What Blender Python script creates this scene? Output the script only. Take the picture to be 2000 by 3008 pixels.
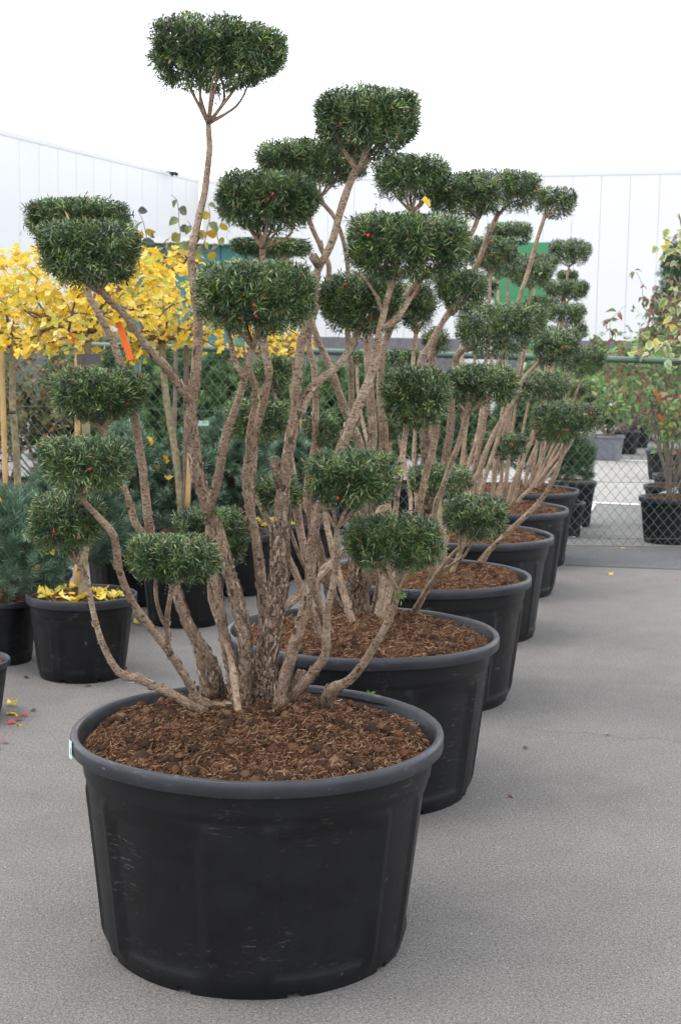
import bpy, math, random
import numpy as np
from mathutils import Matrix, Vector

random.seed(7)
RNG = np.random.default_rng(7)
scene = bpy.context.scene
for o in list(bpy.data.objects):
    bpy.data.objects.remove(o)

# ------------------------------------------------------------------ camera
CAM_H = 1.7034
PITCH = math.radians(6.45)
ROLL = math.radians(1.034)
FPX = 4028.9                      # focal length in pixels of the 2000 x 3008 photograph
_c, _s = math.cos(PITCH), math.sin(PITCH)
FW = np.array([0, _c, -_s]); UP0 = np.array([0, _s, _c]); RT0 = np.array([1.0, 0, 0])
RT = math.cos(ROLL) * RT0 + math.sin(ROLL) * UP0
UP = math.cos(ROLL) * UP0 - math.sin(ROLL) * RT0
cam_data = bpy.data.cameras.new('camera')
cam = bpy.data.objects.new('camera', cam_data)
scene.collection.objects.link(cam)
cam.matrix_world = Matrix(((RT[0], UP[0], -FW[0], 0), (RT[1], UP[1], -FW[1], 0),
                           (RT[2], UP[2], -FW[2], CAM_H), (0, 0, 0, 1)))
cam_data.sensor_fit = 'VERTICAL'; cam_data.sensor_height = 36.0
cam_data.lens = 36.0 * FPX / 3008.0
cam_data.clip_start = 0.05; cam_data.clip_end = 2000
cam_data.dof.use_dof = True; cam_data.dof.focus_distance = 3.95; cam_data.dof.aperture_fstop = 9.0
scene.camera = cam

# ------------------------------------------------------------------ sky and sun (overcast)
SUN_DIR = np.array([0.30, 0.06, -0.95]); SUN_DIR /= np.linalg.norm(SUN_DIR)
world = bpy.data.worlds.new('World'); scene.world = world; world.use_nodes = True
wn, wl = world.node_tree.nodes, world.node_tree.links
wn.clear()
sky = wn.new('ShaderNodeTexSky'); sky.sky_type = 'NISHITA'; sky.sun_disc = False
sky.sun_elevation = math.asin(-SUN_DIR[2]); sky.sun_rotation = math.atan2(-SUN_DIR[0], -SUN_DIR[1])
sky.dust_density = 4.0; sky.air_density = 1.0
cloud = wn.new('ShaderNodeMixRGB'); cloud.blend_type = 'MIX'
cloud.inputs[0].default_value = 0.86
cloud.inputs[2].default_value = (9.3, 9.6, 10.0, 1)          # even cloud deck
bgn = wn.new('ShaderNodeBackground'); bgn.inputs[1].default_value = 0.115
wo = wn.new('ShaderNodeOutputWorld')
wl.new(sky.outputs[0], cloud.inputs[1]); wl.new(cloud.outputs[0], bgn.inputs[0]); wl.new(bgn.outputs[0], wo.inputs[0])
sun_d = bpy.data.lights.new('sun', 'SUN'); sun_d.energy = 0.65; sun_d.angle = math.radians(22); sun_d.color = (1.0, 0.96, 0.9)
sun = bpy.data.objects.new('sun', sun_d); scene.collection.objects.link(sun)
sun.rotation_euler = Vector(SUN_DIR).to_track_quat('-Z', 'Y').to_euler(); sun.location = (-6, -2, 12)
vs = scene.view_settings
vs.view_transform = 'Standard'; vs.look = 'None'; vs.gamma = 1.0; vs.use_curve_mapping = False
vs.exposure = 1.34

# ------------------------------------------------------------------ pixel helpers (pixels of the photo at 1568 wide)
K = 2000.0 / 1568.0
def ray(px, py):
    return FW + (px * K - 1000.0) / FPX * RT - (py * K - 1504.0) / FPX * UP
CAMP = np.array([0, 0, CAM_H])
def at(px, py, Y):
    d = ray(px, py); return CAMP + d * (Y / d[1])
def onz(px, py, z=0.0):
    d = ray(px, py); return CAMP + d * ((z - CAM_H) / d[2])
def ppm(Y):                        # 1568-pixels per metre at depth Y
    return FPX / K / Y

# ------------------------------------------------------------------ mesh helpers
COL = scene.collection
def vnoise(P, seed=0):
    P = np.asarray(P, float); i = np.floor(P).astype(np.int64); f = P - i; f = f * f * (3 - 2 * f)
    def h(a, b, c):
        n = (a * 374761393 + b * 668265263 + c * 2147483647 + seed * 974711) & 0xffffffff
        n = ((n ^ (n >> 13)) * 1274126177) & 0xffffffff
        n = n ^ (n >> 16)
        return (n & 0xffff) / 65535.0
    r = 0
    for dx in (0, 1):
        for dy in (0, 1):
            for dz in (0, 1):
                w = (f[..., 0] if dx else 1 - f[..., 0]) * (f[..., 1] if dy else 1 - f[..., 1]) * (f[..., 2] if dz else 1 - f[..., 2])
                r = r + w * h(i[..., 0] + dx, i[..., 1] + dy, i[..., 2] + dz)
    return r
def fbm(P, seed=0, octs=3):
    P = np.asarray(P, float); r = 0; a = 0.5
    for k in range(octs):
        r = r + a * (vnoise(P * (2 ** k), seed + k * 17) * 2 - 1); a *= 0.5
    return r

def np_mesh(name, V, F, smooth=True, tint=None, age=None):
    """V (n,3), F (m,k) uniform faces"""
    V = np.asarray(V, np.float32); F = np.asarray(F, np.int32)
    me = bpy.data.meshes.new(name)
    k = F.shape[1]; m = len(F)
    me.vertices.add(len(V)); me.vertices.foreach_set('co', V.ravel())
    me.loops.add(m * k); me.loops.foreach_set('vertex_index', F.ravel())
    me.polygons.add(m)
    me.polygons.foreach_set('loop_start', np.arange(0, m * k, k, dtype=np.int32))
    me.polygons.foreach_set('use_smooth', np.full(m, bool(smooth)))
    if tint is not None:
        t = np.asarray(tint, np.float32)
        if t.ndim == 1: t = np.tile(t, (len(V), 1))
        if t.shape[1] == 3: t = np.concatenate([t, np.ones((len(t), 1), np.float32)], 1)
        a = me.attributes.new('tint', 'FLOAT_COLOR', 'POINT'); a.data.foreach_set('color', np.ascontiguousarray(t, np.float32).ravel())
    if age is not None:
        a = me.attributes.new('age', 'FLOAT', 'POINT'); a.data.foreach_set('value', np.ascontiguousarray(age, np.float32))
    me.update(calc_edges=True)
    return me
def py_mesh(name, V, F, smooth=False, tint=None):
    me = bpy.data.meshes.new(name); me.from_pydata([tuple(map(float, v)) for v in V], [], [tuple(f) for f in F])
    if smooth: me.polygons.foreach_set('use_smooth', [True] * len(me.polygons))
    if tint is not None:
        t = np.asarray(tint, np.float32)
        if t.ndim == 1: t = np.tile(t, (len(V), 1))
        if t.shape[1] == 3: t = np.concatenate([t, np.ones((len(t), 1), np.float32)], 1)
        a = me.attributes.new('tint', 'FLOAT_COLOR', 'POINT'); a.data.foreach_set('color', t.ravel())
    me.update(); return me
def cat(parts):
    """concatenate [(V,F)] or [(V,F,T)]"""
    Vs, Fs, Ts, n = [], [], [], 0
    for p in parts:
        Vs.append(p[0]); Fs.append(np.asarray(p[1]) + n); n += len(p[0])
        if len(p) > 2: Ts.append(p[2])
    return (np.concatenate(Vs), np.concatenate(Fs)) + ((np.concatenate(Ts),) if Ts else ())

def add(name, me, mat=None, parent=None, world_space=False, kind=None, label=None):
    o = bpy.data.objects.new(name, me); COL.objects.link(o)
    if mat is not None and me is not None and not me.materials: me.materials.append(mat)
    if parent is not None:
        o.parent = parent
        if world_space: o.matrix_parent_inverse = WINV.get(parent.name, Matrix.Identity(4))
    if kind: o['kind'] = kind
    if label: o['label'] = label
    return o
WINV = {}
def thing(name, label, cat_, loc, rz=0.0, group=None):
    o = bpy.data.objects.new(name, None); COL.objects.link(o)
    o.empty_display_size = 0.1
    o.location = tuple(map(float, loc)); o.rotation_euler = (0, 0, rz)
    o['label'] = label; o['category'] = cat_
    if group: o['group'] = group
    WINV[o.name] = (Matrix.Translation(Vector(tuple(map(float, loc)))) @ Matrix.Rotation(rz, 4, 'Z')).inverted()
    return o
def tag(o, label, cat_, group=None):
    o['label'] = label; o['category'] = cat_
    if group: o['group'] = group
    return o
def box(x0, x1, y0, y1, z0, z1):
    V = np.array([[x, y, z] for x in (x0, x1) for y in (y0, y1) for z in (z0, z1)], float)
    F = np.array([[0, 1, 3, 2], [4, 6, 7, 5], [0, 4, 5, 1], [2, 3, 7, 6], [0, 2, 6, 4], [1, 5, 7, 3]])
    return V, F

def catmull(P, ds):
    P = np.asarray(P, float)
    if len(P) == 2: P = np.stack([P[0], (P[0] + P[1]) / 2, P[1]])
    A = np.concatenate([[2 * P[0] - P[1]], P, [2 * P[-1] - P[-2]]])
    out, tt = [], []
    L = np.concatenate([[0], np.cumsum(np.linalg.norm(np.diff(P, axis=0), axis=1))]); tot = L[-1]
    for i in range(1, len(A) - 2):
        n = max(1, int(np.linalg.norm(A[i + 1] - A[i]) / ds))
        for k in range(n):
            t = k / n; p0, p1, p2, p3 = A[i - 1:i + 3]
            out.append(.5 * ((2 * p1) + (p2 - p0) * t + (2 * p0 - 5 * p1 + 4 * p2 - p3) * t * t + (3 * p1 - p0 - 3 * p2 + p3) * t ** 3))
            tt.append((L[i - 1] + (L[i] - L[i - 1]) * t) / tot)
    out.append(P[-1]); tt.append(1.0)
    return np.array(out), np.array(tt)
def frames(C):
    T = np.gradient(C, axis=0); T /= np.linalg.norm(T, axis=1)[:, None] + 1e-12
    a = np.array([0, -1.0, 0.1]); n = a - T[0] * (a @ T[0])
    if np.linalg.norm(n) < .1: n = np.array([1.0, 0, 0]) - T[0] * T[0][0]
    N = [n / np.linalg.norm(n)]
    for i in range(1, len(C)):
        v = N[-1] - T[i] * (N[-1] @ T[i]); N.append(v / np.linalg.norm(v))
    N = np.array(N); return T, N, np.cross(T, N)
def sweep(C, R, sides=8, amp=0.0, freq=8.0, seed=0, cap=True):
    C = np.asarray(C, float); R = np.asarray(R, float)
    T, N, B = frames(C)
    th = np.linspace(0, 2 * math.pi, sides, endpoint=False)
    D = N[:, None, :] * np.cos(th)[None, :, None] + B[:, None, :] * np.sin(th)[None, :, None]
    V = C[:, None, :] + D * R[:, None, None]
    if amp > 0:
        q = V.reshape(-1, 3)
        k = 1 + amp * (fbm(q * freq, seed, 2) * 1.6 + .8 * np.maximum(0, fbm(q * freq * 3.1, seed + 5, 1)))
        V = C[:, None, :] + D * (R[:, None] * k.reshape(len(C), sides))[:, :, None]
    n = len(C); V = V.reshape(-1, 3)
    i = np.arange(n - 1)[:, None] * sides; j = np.arange(sides)[None, :]; j2 = (j + 1) % sides
    F = np.stack([i + j, i + j2, i + sides + j2, i + sides + j], -1).reshape(-1, 4)
    if cap:
        m = len(V); V = np.concatenate([V, C[:1] - T[:1] * R[0] * .15, C[-1:] + T[-1:] * R[-1] * .3])
        jj = np.arange(sides); j2 = (jj + 1) % sides
        F = np.concatenate([F, np.stack([jj, np.full(sides, m), np.full(sides, m), j2], -1)[:, [0, 3, 1, 1]] * 1,
                            np.stack([(n - 1) * sides + jj, (n - 1) * sides + j2, np.full(sides, m + 1), np.full(sides, m + 1)], -1)])
        # degenerate quads -> handled by splitting below
        F = F[:len(F) - 2 * sides]
        capF = np.concatenate([np.stack([j2, jj, np.full(sides, m)], -1),
                               np.stack([(n - 1) * sides + jj, (n - 1) * sides + j2, np.full(sides, m + 1)], -1)])
        tri = np.concatenate([F[:, [0, 1, 2]], F[:, [0, 2, 3]], capF])
        return V, tri
    return V, F
def tube_pts(P, R, sides=8, cap=True):
    return sweep(np.asarray(P, float), np.asarray(R, float), sides, cap=cap)

# ------------------------------------------------------------------ materials
def new_mat(name, rough=0.6, spec=0.4):
    m = bpy.data.materials.new(name); m.use_nodes = True
    nt = m.node_tree; b = nt.nodes['Principled BSDF']
    b.inputs['Roughness'].default_value = rough
    b.inputs['Specular IOR Level'].default_value = spec
    return m, nt, nt.nodes, nt.links, b
def ramp(nodes, stops, interp='LINEAR'):
    r = nodes.new('ShaderNodeValToRGB'); r.color_ramp.interpolation = interp
    e = r.color_ramp.elements
    while len(e) < len(stops): e.new(0.5)
    for x, (p, c) in zip(e, stops):
        x.position = p; x.color = (c if len(c) == 4 else tuple(c) + (1,))
    return r
def noise(nodes, links, scale, detail=3, rough=.55, vec=None, dist=0.0):
    n = nodes.new('ShaderNodeTexNoise'); n.inputs['Scale'].default_value = scale
    n.inputs['Detail'].default_value = detail; n.inputs['Roughness'].default_value = rough; n.inputs['Distortion'].default_value = dist
    if vec is not None: links.new(vec, n.inputs['Vector'])
    return n
def mix(nodes, links, a, b, f, mode='MIX'):
    m = nodes.new('ShaderNodeMixRGB'); m.blend_type = mode
    for s, v in ((0, f), (1, a), (2, b)):
        if hasattr(v, 'links') or hasattr(v, 'is_linked'): links.new(v, m.inputs[s])
        else: m.inputs[s].default_value = v if s == 0 else (tuple(v) + (1,) if len(v) == 3 else v)
    return m.outputs[0]
def bump(nodes, links, h, strength, dist, bsdf):
    b = nodes.new('ShaderNodeBump'); b.inputs['Strength'].default_value = strength; b.inputs['Distance'].default_value = dist
    links.new(h, b.inputs['Height']); links.new(b.outputs[0], bsdf.inputs['Normal']); return b
def geo_pos(nodes):
    return nodes.new('ShaderNodeNewGeometry').outputs['Position']
def scaled(nodes, links, vec, sc):
    m = nodes.new('ShaderNodeVectorMath'); m.operation = 'MULTIPLY'; m.inputs[1].default_value = sc
    links.new(vec, m.inputs[0]); return m.outputs[0]

def tint_mat(name, rough=.5, spec=.4, translucent=0.0):
    m, nt, n, l, b = new_mat(name, rough, spec)
    a = n.new('ShaderNodeAttribute'); a.attribute_name = 'tint'
    l.new(a.outputs['Color'], b.inputs['Base Color'])
    if translucent > 0:
        tr = n.new('ShaderNodeBsdfTranslucent'); l.new(a.outputs['Color'], tr.inputs['Color'])
        mx = n.new('ShaderNodeMixShader'); mx.inputs[0].default_value = translucent
        l.new(b.outputs[0], mx.inputs[1]); l.new(tr.outputs[0], mx.inputs[2]); l.new(mx.outputs[0], n['Material Output'].inputs[0])
    return m
M = {}
M['needle'] = tint_mat('yew_needle', .34, .6, .05)
M['pine'] = tint_mat('pine_needle', .5, .35, .1)
M['leaf'] = tint_mat('leaf', .5, .35, .3)
M['gleaf'] = tint_mat('ginkgo_leaf', .55, .3, .35)
M['fibre'] = tint_mat('soil_fibre', .9, .1)
M['flake'] = tint_mat('bark_flake', .85, .15)

def bark_material():
    m, nt, n, l, b = new_mat('yew_bark', .8, .2)
    p = geo_pos(n)
    at_ = n.new('ShaderNodeAttribute'); at_.attribute_name = 'age'
    ps = scaled(n, l, p, (1, 1, .45))
    n1 = noise(n, l, 14, 4, .6, p); n2 = noise(n, l, 70, 4, .65, ps, .6); n3 = noise(n, l, 5, 2, .5, p)
    n4 = noise(n, l, 85, 3, .65, scaled(n, l, p, (1, 1, 2.0)))
    young = ramp(n, [(.25, (.19, .132, .09)), (.5, (.345, .25, .175)), (.75, (.48, .375, .28))])
    lent = ramp(n, [(.35, (.32, .29, .27)), (.44, (.97, .97, .97)), (.58, (1, 1, 1)), (.68, (1.5, 1.47, 1.42))]); l.new(n4.outputs[0], lent.inputs[0]); l.new(n1.outputs[0], young.inputs[0])
    old = ramp(n, [(.3, (.055, .04, .032)), (.42, (.17, .118, .082)), (.55, (.31, .222, .158)), (.75, (.40, .31, .235))]); l.new(n2.outputs[0], old.inputs[0])
    vo = n.new('ShaderNodeTexVoronoi'); vo.feature = 'DISTANCE_TO_EDGE'; vo.inputs['Scale'].default_value = 62
    wv = n.new('ShaderNodeVectorMath'); wv.operation = 'MULTIPLY_ADD'; wv.inputs[1].default_value = (.028, .028, .028)
    l.new(noise(n, l, 45, 3, .6, p).outputs['Color'], wv.inputs[0]); l.new(ps, wv.inputs[2]); l.new(wv.outputs[0], vo.inputs['Vector'])
    crk = ramp(n, [(.0, (.16, .14, .12)), (.09, (.6, .57, .54)), (.2, (1.08, 1.08, 1.08))]); l.new(vo.outputs['Distance'], crk.inputs[0])
    r3 = ramp(n, [(.55, (0, 0, 0)), (.7, (.55, .55, .55))]); l.new(n3.outputs[0], r3.inputs[0])
    oldc = mix(n, l, mix(n, l, old.outputs[0], (.23, .175, .13), r3.outputs[0]), crk.outputs[0], 1.0, 'MULTIPLY')
    mo = noise(n, l, 11, 4, .65, p); rmo = ramp(n, [(.56, (0, 0, 0)), (.70, (.55, .55, .55))]); l.new(mo.outputs[0], rmo.inputs[0])
    oldc = mix(n, l, oldc, (.135, .135, .085), rmo.outputs[0])
    yc = mix(n, l, young.outputs[0], lent.outputs[0], 1.0, 'MULTIPLY')
    c = mix(n, l, yc, oldc, at_.outputs['Fac'])
    l.new(c, b.inputs['Base Color'])
    hm = n.new('ShaderNodeMath'); hm.operation = 'MULTIPLY_ADD'
    l.new(n2.outputs[0], hm.inputs[0]); l.new(at_.outputs['Fac'], hm.inputs[1]); l.new(n1.outputs[0], hm.inputs[2])
    hm2 = n.new('ShaderNodeMath'); hm2.operation = 'MULTIPLY_ADD'; hm2.inputs[1].default_value = .35
    l.new(n4.outputs[0], hm2.inputs[0]); l.new(hm.outputs[0], hm2.inputs[2])
    bump(n, l, hm2.outputs[0], 1.0, .026, b)
    return m
M['bark'] = bark_material()

def simple(name, col, rough=.6, spec=.4, var=.0, scale=20, bumpd=0.0):
    m, nt, n, l, b = new_mat(name, rough, spec)
    if var > 0:
        nz = noise(n, l, scale, 4, .6, geo_pos(n))
        r = ramp(n, [(.3, tuple(c * (1 - var) for c in col)), (.7, tuple(min(1, c * (1 + var)) for c in col))])
        l.new(nz.outputs[0], r.inputs[0]); l.new(r.outputs[0], b.inputs['Base Color'])
        if bumpd: bump(n, l, nz.outputs[0], .6, bumpd, b)
    else:
        b.inputs['Base Color'].default_value = tuple(col) + (1,)
    return m
def plastic_material(name, base, light, rough=.42, wear=1.0):
    m, nt, n, l, b = new_mat(name, rough, .26)
    tc = n.new('ShaderNodeTexCoord').outputs['Object']
    n1 = noise(n, l, 6, 5, .6, tc)
    r1 = ramp(n, [(.35, base), (.75, tuple(x * 1.5 for x in base))]); l.new(n1.outputs[0], r1.inputs[0])
    # scuffs: stretched scratches where a large noise is high
    sc = noise(n, l, 22, 6, .75, scaled(n, l, tc, (1.0, 1.0, 5.5)), .35)
    msk = noise(n, l, 5.2, 3, .6, tc)
    r2 = ramp(n, [(.57, (0, 0, 0)), (.70, (1, 1, 1))]); l.new(sc.outputs[0], r2.inputs[0])
    r3 = ramp(n, [(.50, (0, 0, 0)), (.66, (.6 * wear,) * 3)]); l.new(msk.outputs[0], r3.inputs[0])
    mm = mix(n, l, r2.outputs[0], r3.outputs[0], 1.0, 'MULTIPLY')
    c1 = mix(n, l, r1.outputs[0], light, mm)
    db = noise(n, l, 17, 3, .6, tc); rdb = ramp(n, [(.70, (0, 0, 0)), (.76, (.5 * wear,) * 3)]); l.new(db.outputs[0], rdb.inputs[0])
    c1 = mix(n, l, c1, (.12, .09, .05), rdb.outputs[0])
    # fine dust speckles
    v = noise(n, l, 180, 2, .5, tc); r4 = ramp(n, [(.70, (0, 0, 0)), (.78, (.35, .35, .35))]); l.new(v.outputs[0], r4.inputs[0])
    c2 = mix(n, l, c1, (.09, .085, .08), r4.outputs[0])
    l.new(c2, b.inputs['Base Color'])
    rr = ramp(n, [(.3, (rough - .1,) * 3), (.7, (rough + .14,) * 3)]); l.new(n1.outputs[0], rr.inputs[0]); l.new(rr.outputs[0], b.inputs['Roughness'])
    bump(n, l, noise(n, l, 90, 3, .6, tc).outputs[0], .12, .003, b)
    return m
M['pot'] = plastic_material('pot_plastic', (.0050, .0052, .0060), (.15, .14, .125), .47)
M['rim'] = plastic_material('pot_rim_plastic', (.022, .0235, .028), (.24, .24, .24), .36)
M['greypot'] = plastic_material('grey_pot_plastic', (.12, .125, .14), (.2, .2, .2), .5, .4)

def soil_material():
    m, nt, n, l, b = new_mat('potting_soil', .95, .1)
    p = geo_pos(n)
    a = noise(n, l, 38, 6, .7, p, .4); c = noise(n, l, 9, 4, .6, p)
    r = ramp(n, [(.30, (.020, .011, .007)), (.45, (.07, .035, .02)), (.58, (.135, .07, .039)), (.75, (.22, .128, .072))]); l.new(a.outputs[0], r.inputs[0])
    r2 = ramp(n, [(.35, (.55, .52, .5)), (.62, (1, 1, 1))]); l.new(c.outputs[0], r2.inputs[0])
    l.new(mix(n, l, r.outputs[0], r2.outputs[0], 1.0, 'MULTIPLY'), b.inputs['Base Color'])
    bump(n, l, a.outputs[0], 1.0, .02, b)
    return m
M['soil'] = soil_material()

def asphalt_material(name, lo, hi, stain):
    m, nt, n, l, b = new_mat(name, .85, .25)
    p = geo_pos(n)
    big = noise(n, l, .9, 5, .6, p); mid = noise(n, l, 5, 4, .6, p)
    fine = noise(n, l, 190, 3, .7, p); agg = n.new('ShaderNodeTexVoronoi'); agg.inputs['Scale'].default_value = 230; l.new(p, agg.inputs['Vector'])
    rb = ramp(n, [(.3, lo), (.7, hi)]); l.new(big.outputs[0], rb.inputs[0])
    rm = ramp(n, [(.3, (.92, .92, .915)), (.7, (1.06, 1.06, 1.06))]); l.new(mid.outputs[0], rm.inputs[0])
    c = mix(n, l, rb.outputs[0], rm.outputs[0], 1.0, 'MULTIPLY')
    fine2 = noise(n, l, 85, 4, .75, p); rf2 = ramp(n, [(.30, (.56, .56, .56)), (.5, (1, 1, 1)), (.70, (1.42, 1.41, 1.39))]); l.new(fine2.outputs[0], rf2.inputs[0])
    c = mix(n, l, c, rf2.outputs[0], 1.0, 'MULTIPLY')
    rf = ramp(n, [(.30, (.30, .30, .31)), (.5, (1, 1, 1)), (.70, (1.7, 1.69, 1.66))]); l.new(fine.outputs[0], rf.inputs[0])
    c = mix(n, l, c, rf.outputs[0], 1.0, 'MULTIPLY')
    rv = ramp(n, [(.0, (.8, .8, .8)), (.93, (0, 0, 0)), (.97, (.0, .0, .0))]); 
    sp = ramp(n, [(.955, (0, 0, 0)), (.98, (.8, .8, .8))]); l.new(agg.outputs['Color'], sp.inputs[0])
    c = mix(n, l, c, (.5, .48, .45), sp.outputs[0])
    st = noise(n, l, 1.7, 4, .65, p, .5); rs = ramp(n, [(.54, (0, 0, 0)), (.78, (.5, .5, .5))]); l.new(st.outputs[0], rs.inputs[0])
    c = mix(n, l, c, stain, rs.outputs[0])
    rust = noise(n, l, 4.3, 3, .5, p); rr = ramp(n, [(.66, (0, 0, 0)), (.80, (.32, .32, .32))]); l.new(rust.outputs[0], rr.inputs[0])
    c = mix(n, l, c, (.20, .13, .09), rr.outputs[0])
    l.new(c, b.inputs['Base Color'])
    bump(n, l, fine.outputs[0], .9, .006, b)
    return m
M['asphalt'] = asphalt_material('asphalt', (.140, .132, .126), (.166, .157, .150), (.112, .102, .094))
M['asphalt_dark'] = asphalt_material('asphalt_strip', (.085, .085, .088), (.115, .115, .118), (.07, .07, .07))
M['slab'] = asphalt_material('pale_paving', (.235, .225, .215), (.29, .28, .268), (.21, .20, .19))
M['slab_grey'] = asphalt_material('grey_paving', (.15, .148, .145), (.19, .187, .183), (.13, .13, .13))
M['paint'] = simple('road_paint', (.62, .62, .61), .7, .3, .1, 30)
M['panel'] = simple('white_cladding', (.60, .605, .615), .45, .4, .012, .6)
M['core'] = simple('joint_filler', (.52, .525, .535), .7, .2)
M['trim'] = simple('pale_metal_trim', (.56, .565, .575), .4, .4)
M['plinth'] = simple('grey_masonry', (.14, .14, .15), .9, .2, .2, 6, .01)
M['teal'] = simple('teal_sheet', (.03, .145, .15), .5, .4, .08, 2)
M['green'] = simple('green_sheet', (.035, .19, .08), .5, .4, .06, 2)
M['offwhite'] = simple('off_white_sheet', (.55, .55, .54), .5, .4, .05, 3)
M['railgreen'] = simple('fence_green_paint', (.055, .10, .075), .35, .5, .12, 30)
M['wire'] = simple('fence_wire', (.075, .105, .09), .4, .5, .15, 40)
M['bamboo'] = simple('bamboo', (.42, .27, .11), .5, .35, .18, 12)
M['gbark'] = simple('ginkgo_bark', (.24, .205, .13), .9, .15, .45, 34, .006)
M['twig'] = simple('twig_bark', (.15, .085, .05), .85, .2, .3, 40, .003)
M['greytwig'] = simple('grey_twig', (.16, .125, .10), .85, .2, .3, 30, .003)
M['orange'] = simple('orange_tag', (.75, .13, .015), .5, .4)
M['greytag'] = simple('grey_tag', (.10, .10, .105), .5, .4)
M['mint'] = simple('mint_label', (.48, .66, .60), .5, .3)
M['print'] = simple('label_print', (.12, .16, .16), .6, .2)
M['berry'] = simple('yew_berry', (.45, .018, .02), .3, .5)
M['cutwood'] = simple('cut_wood', (.24, .175, .125), .9, .1, .25, 50, .003)
M['dark'] = simple('dark_rubber', (.015, .015, .015), .6, .3)
M['moss'] = plastic_material('mossy_pot', (.05, .055, .03), (.10, .13, .02), .7)
M['crack'] = simple('crack', (.065, .062, .06), .95, .1)

# ------------------------------------------------------------------ ground and setting
def sheet(name, pts, z, mat, kind='structure'):
    V = [(p[0], p[1], z) for p in pts]
    o = add(name, py_mesh(name, V, [list(range(len(V)))]), mat); o['kind'] = kind; return o
FENCE_Y = 12.5
ground = sheet('ground', [(-220, -60), (220, -60), (220, 420), (-220, 420)], 0.0, M['asphalt'])
yard = sheet('yard_paving', [(-60, FENCE_Y + .12), (60, FENCE_Y + .12), (60, 58), (-60, 58)], 0.004, M['slab_grey'])
a1, a2 = onz(1310, 1157), onz(1568, 1168)
b1, b2 = onz(1310, 1057), onz(1568, 1064)
dirx = (a2 - a1) / np.linalg.norm(a2 - a1)
pale = sheet('pale_paving', [tuple((a1 - dirx * 1)[:2]), tuple((a2 + dirx * 20)[:2]), tuple((b2 + dirx * 20)[:2]), tuple((b1 - dirx * 1.5)[:2])], 0.008, M['slab'])
def line_strip(p, q, w):
    p = np.array(p[:2]); q = np.array(q[:2]); d = (q - p) / np.linalg.norm(q - p); nn = np.array([-d[1], d[0]]) * w / 2
    return [tuple(p - nn), tuple(q - nn), tuple(q + nn), tuple(p + nn)]
sheet('road_marking', line_strip(a1 - dirx * 1, a2 + dirx * 6, .13), .012, M['paint'])
sheet('road_marking', line_strip(b1 - dirx * 1.5, b2 + dirx * 6, .2), .012, M['paint'])
c1, c2 = onz(1300, 1240), onz(1352, 1163)
c1 = np.array([c1[0], max(c1[1], FENCE_Y + .3), 0]); sheet('road_marking', line_strip(c1, c2, .2), .016, M['paint'])
# darker repaired strip along the fence
s0, s1 = onz(1290, 1302), onz(1568, 1312)
dd = (s1 - s0) / np.linalg.norm(s1 - s0)
pts = []
for k in range(41):
    p = s0 + dd * (-6 + 14 * k / 40); pts.append((p[0], p[1] + .03 * fbm(np.array([[k * .7, 0, 0]]), 3)[0]))
e0 = pts[-1]; pts += [(e0[0], FENCE_Y - .02), (pts[0][0], FENCE_Y - .02)]
sheet('asphalt_strip', pts, .004, M['asphalt_dark'])
# crack in the asphalt
def ribbon(P, w):
    V, F = [], []
    for i, (x, y) in enumerate(P):
        ww = w * (.3 + .9 * abs(math.sin(i * 1.7 + math.sin(i * .6)))); V += [(x, y - ww, .003), (x, y + ww, .003)]
        if i: F.append((2 * i - 2, 2 * i, 2 * i + 1, 2 * i - 1))
    return V, F
q0, q1 = onz(1190, 1678), onz(1600, 1712)
P = [(q0[0] + (q1[0] - q0[0]) * t, q0[1] + (q1[1] - q0[1]) * t + .05 * fbm(np.array([[t * 14, 1.5, 0]]), 9, 5)[0] * 1.5) for t in np.linspace(0, 1.3, 140)]
ck = add('asphalt_crack', py_mesh('asphalt_crack', *ribbon(P, .0016)), M['crack'], ground); ck['kind'] = 'structure'

# ------------------------------------------------------------------ warehouse
ROOF = 8.35
def corner_at(px, py):                 # point on roof height seen at the pixel
    d = ray(px, py); return CAMP + d * ((ROOF - CAM_H) / d[2])
cC = corner_at(465, 411); cR = corner_at(1568, 388.5); cL = corner_at(0, 295)
wh = thing('warehouse', 'long white clad warehouse with vertical panels standing behind the nursery yard', 'building', (cC[0], cC[1], 0))
PLZ = 2.45
def wall(p, q, first, count):
    d = np.array([q[0] - p[0], q[1] - p[1], 0]); d /= np.linalg.norm(d); ang = math.atan2(d[1], d[0])
    pm = None
    for i in range(count):
        s = first + i * 1.0
        o = bpy.data.objects.new('panel', PANEL); COL.objects.link(o); o.parent = wh
        o.location = (d[0] * s, d[1] * s, PLZ); o.rotation_euler = (0, 0, ang)
    return d, ang
pv, pf = box(.006, .994, .10, .128, 0, ROOF - PLZ - .16)
PANEL = py_mesh('panel', pv, pf); PANEL.materials.append(M['panel'])
d1, an1 = wall(cC, cR, 0.0, 34)
dL = np.array([cL[0] - cC[0], cL[1] - cC[1], 0]); dL /= np.linalg.norm(dL)
angL = math.atan2(-dL[1], -dL[0])
for i in range(26):
    o = bpy.data.objects.new('panel', PANEL); COL.objects.link(o); o.parent = wh
    o.location = tuple(dL * (i + 1.0) + np.array([0, 0, PLZ])); o.rotation_euler = (0, 0, angL)
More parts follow.
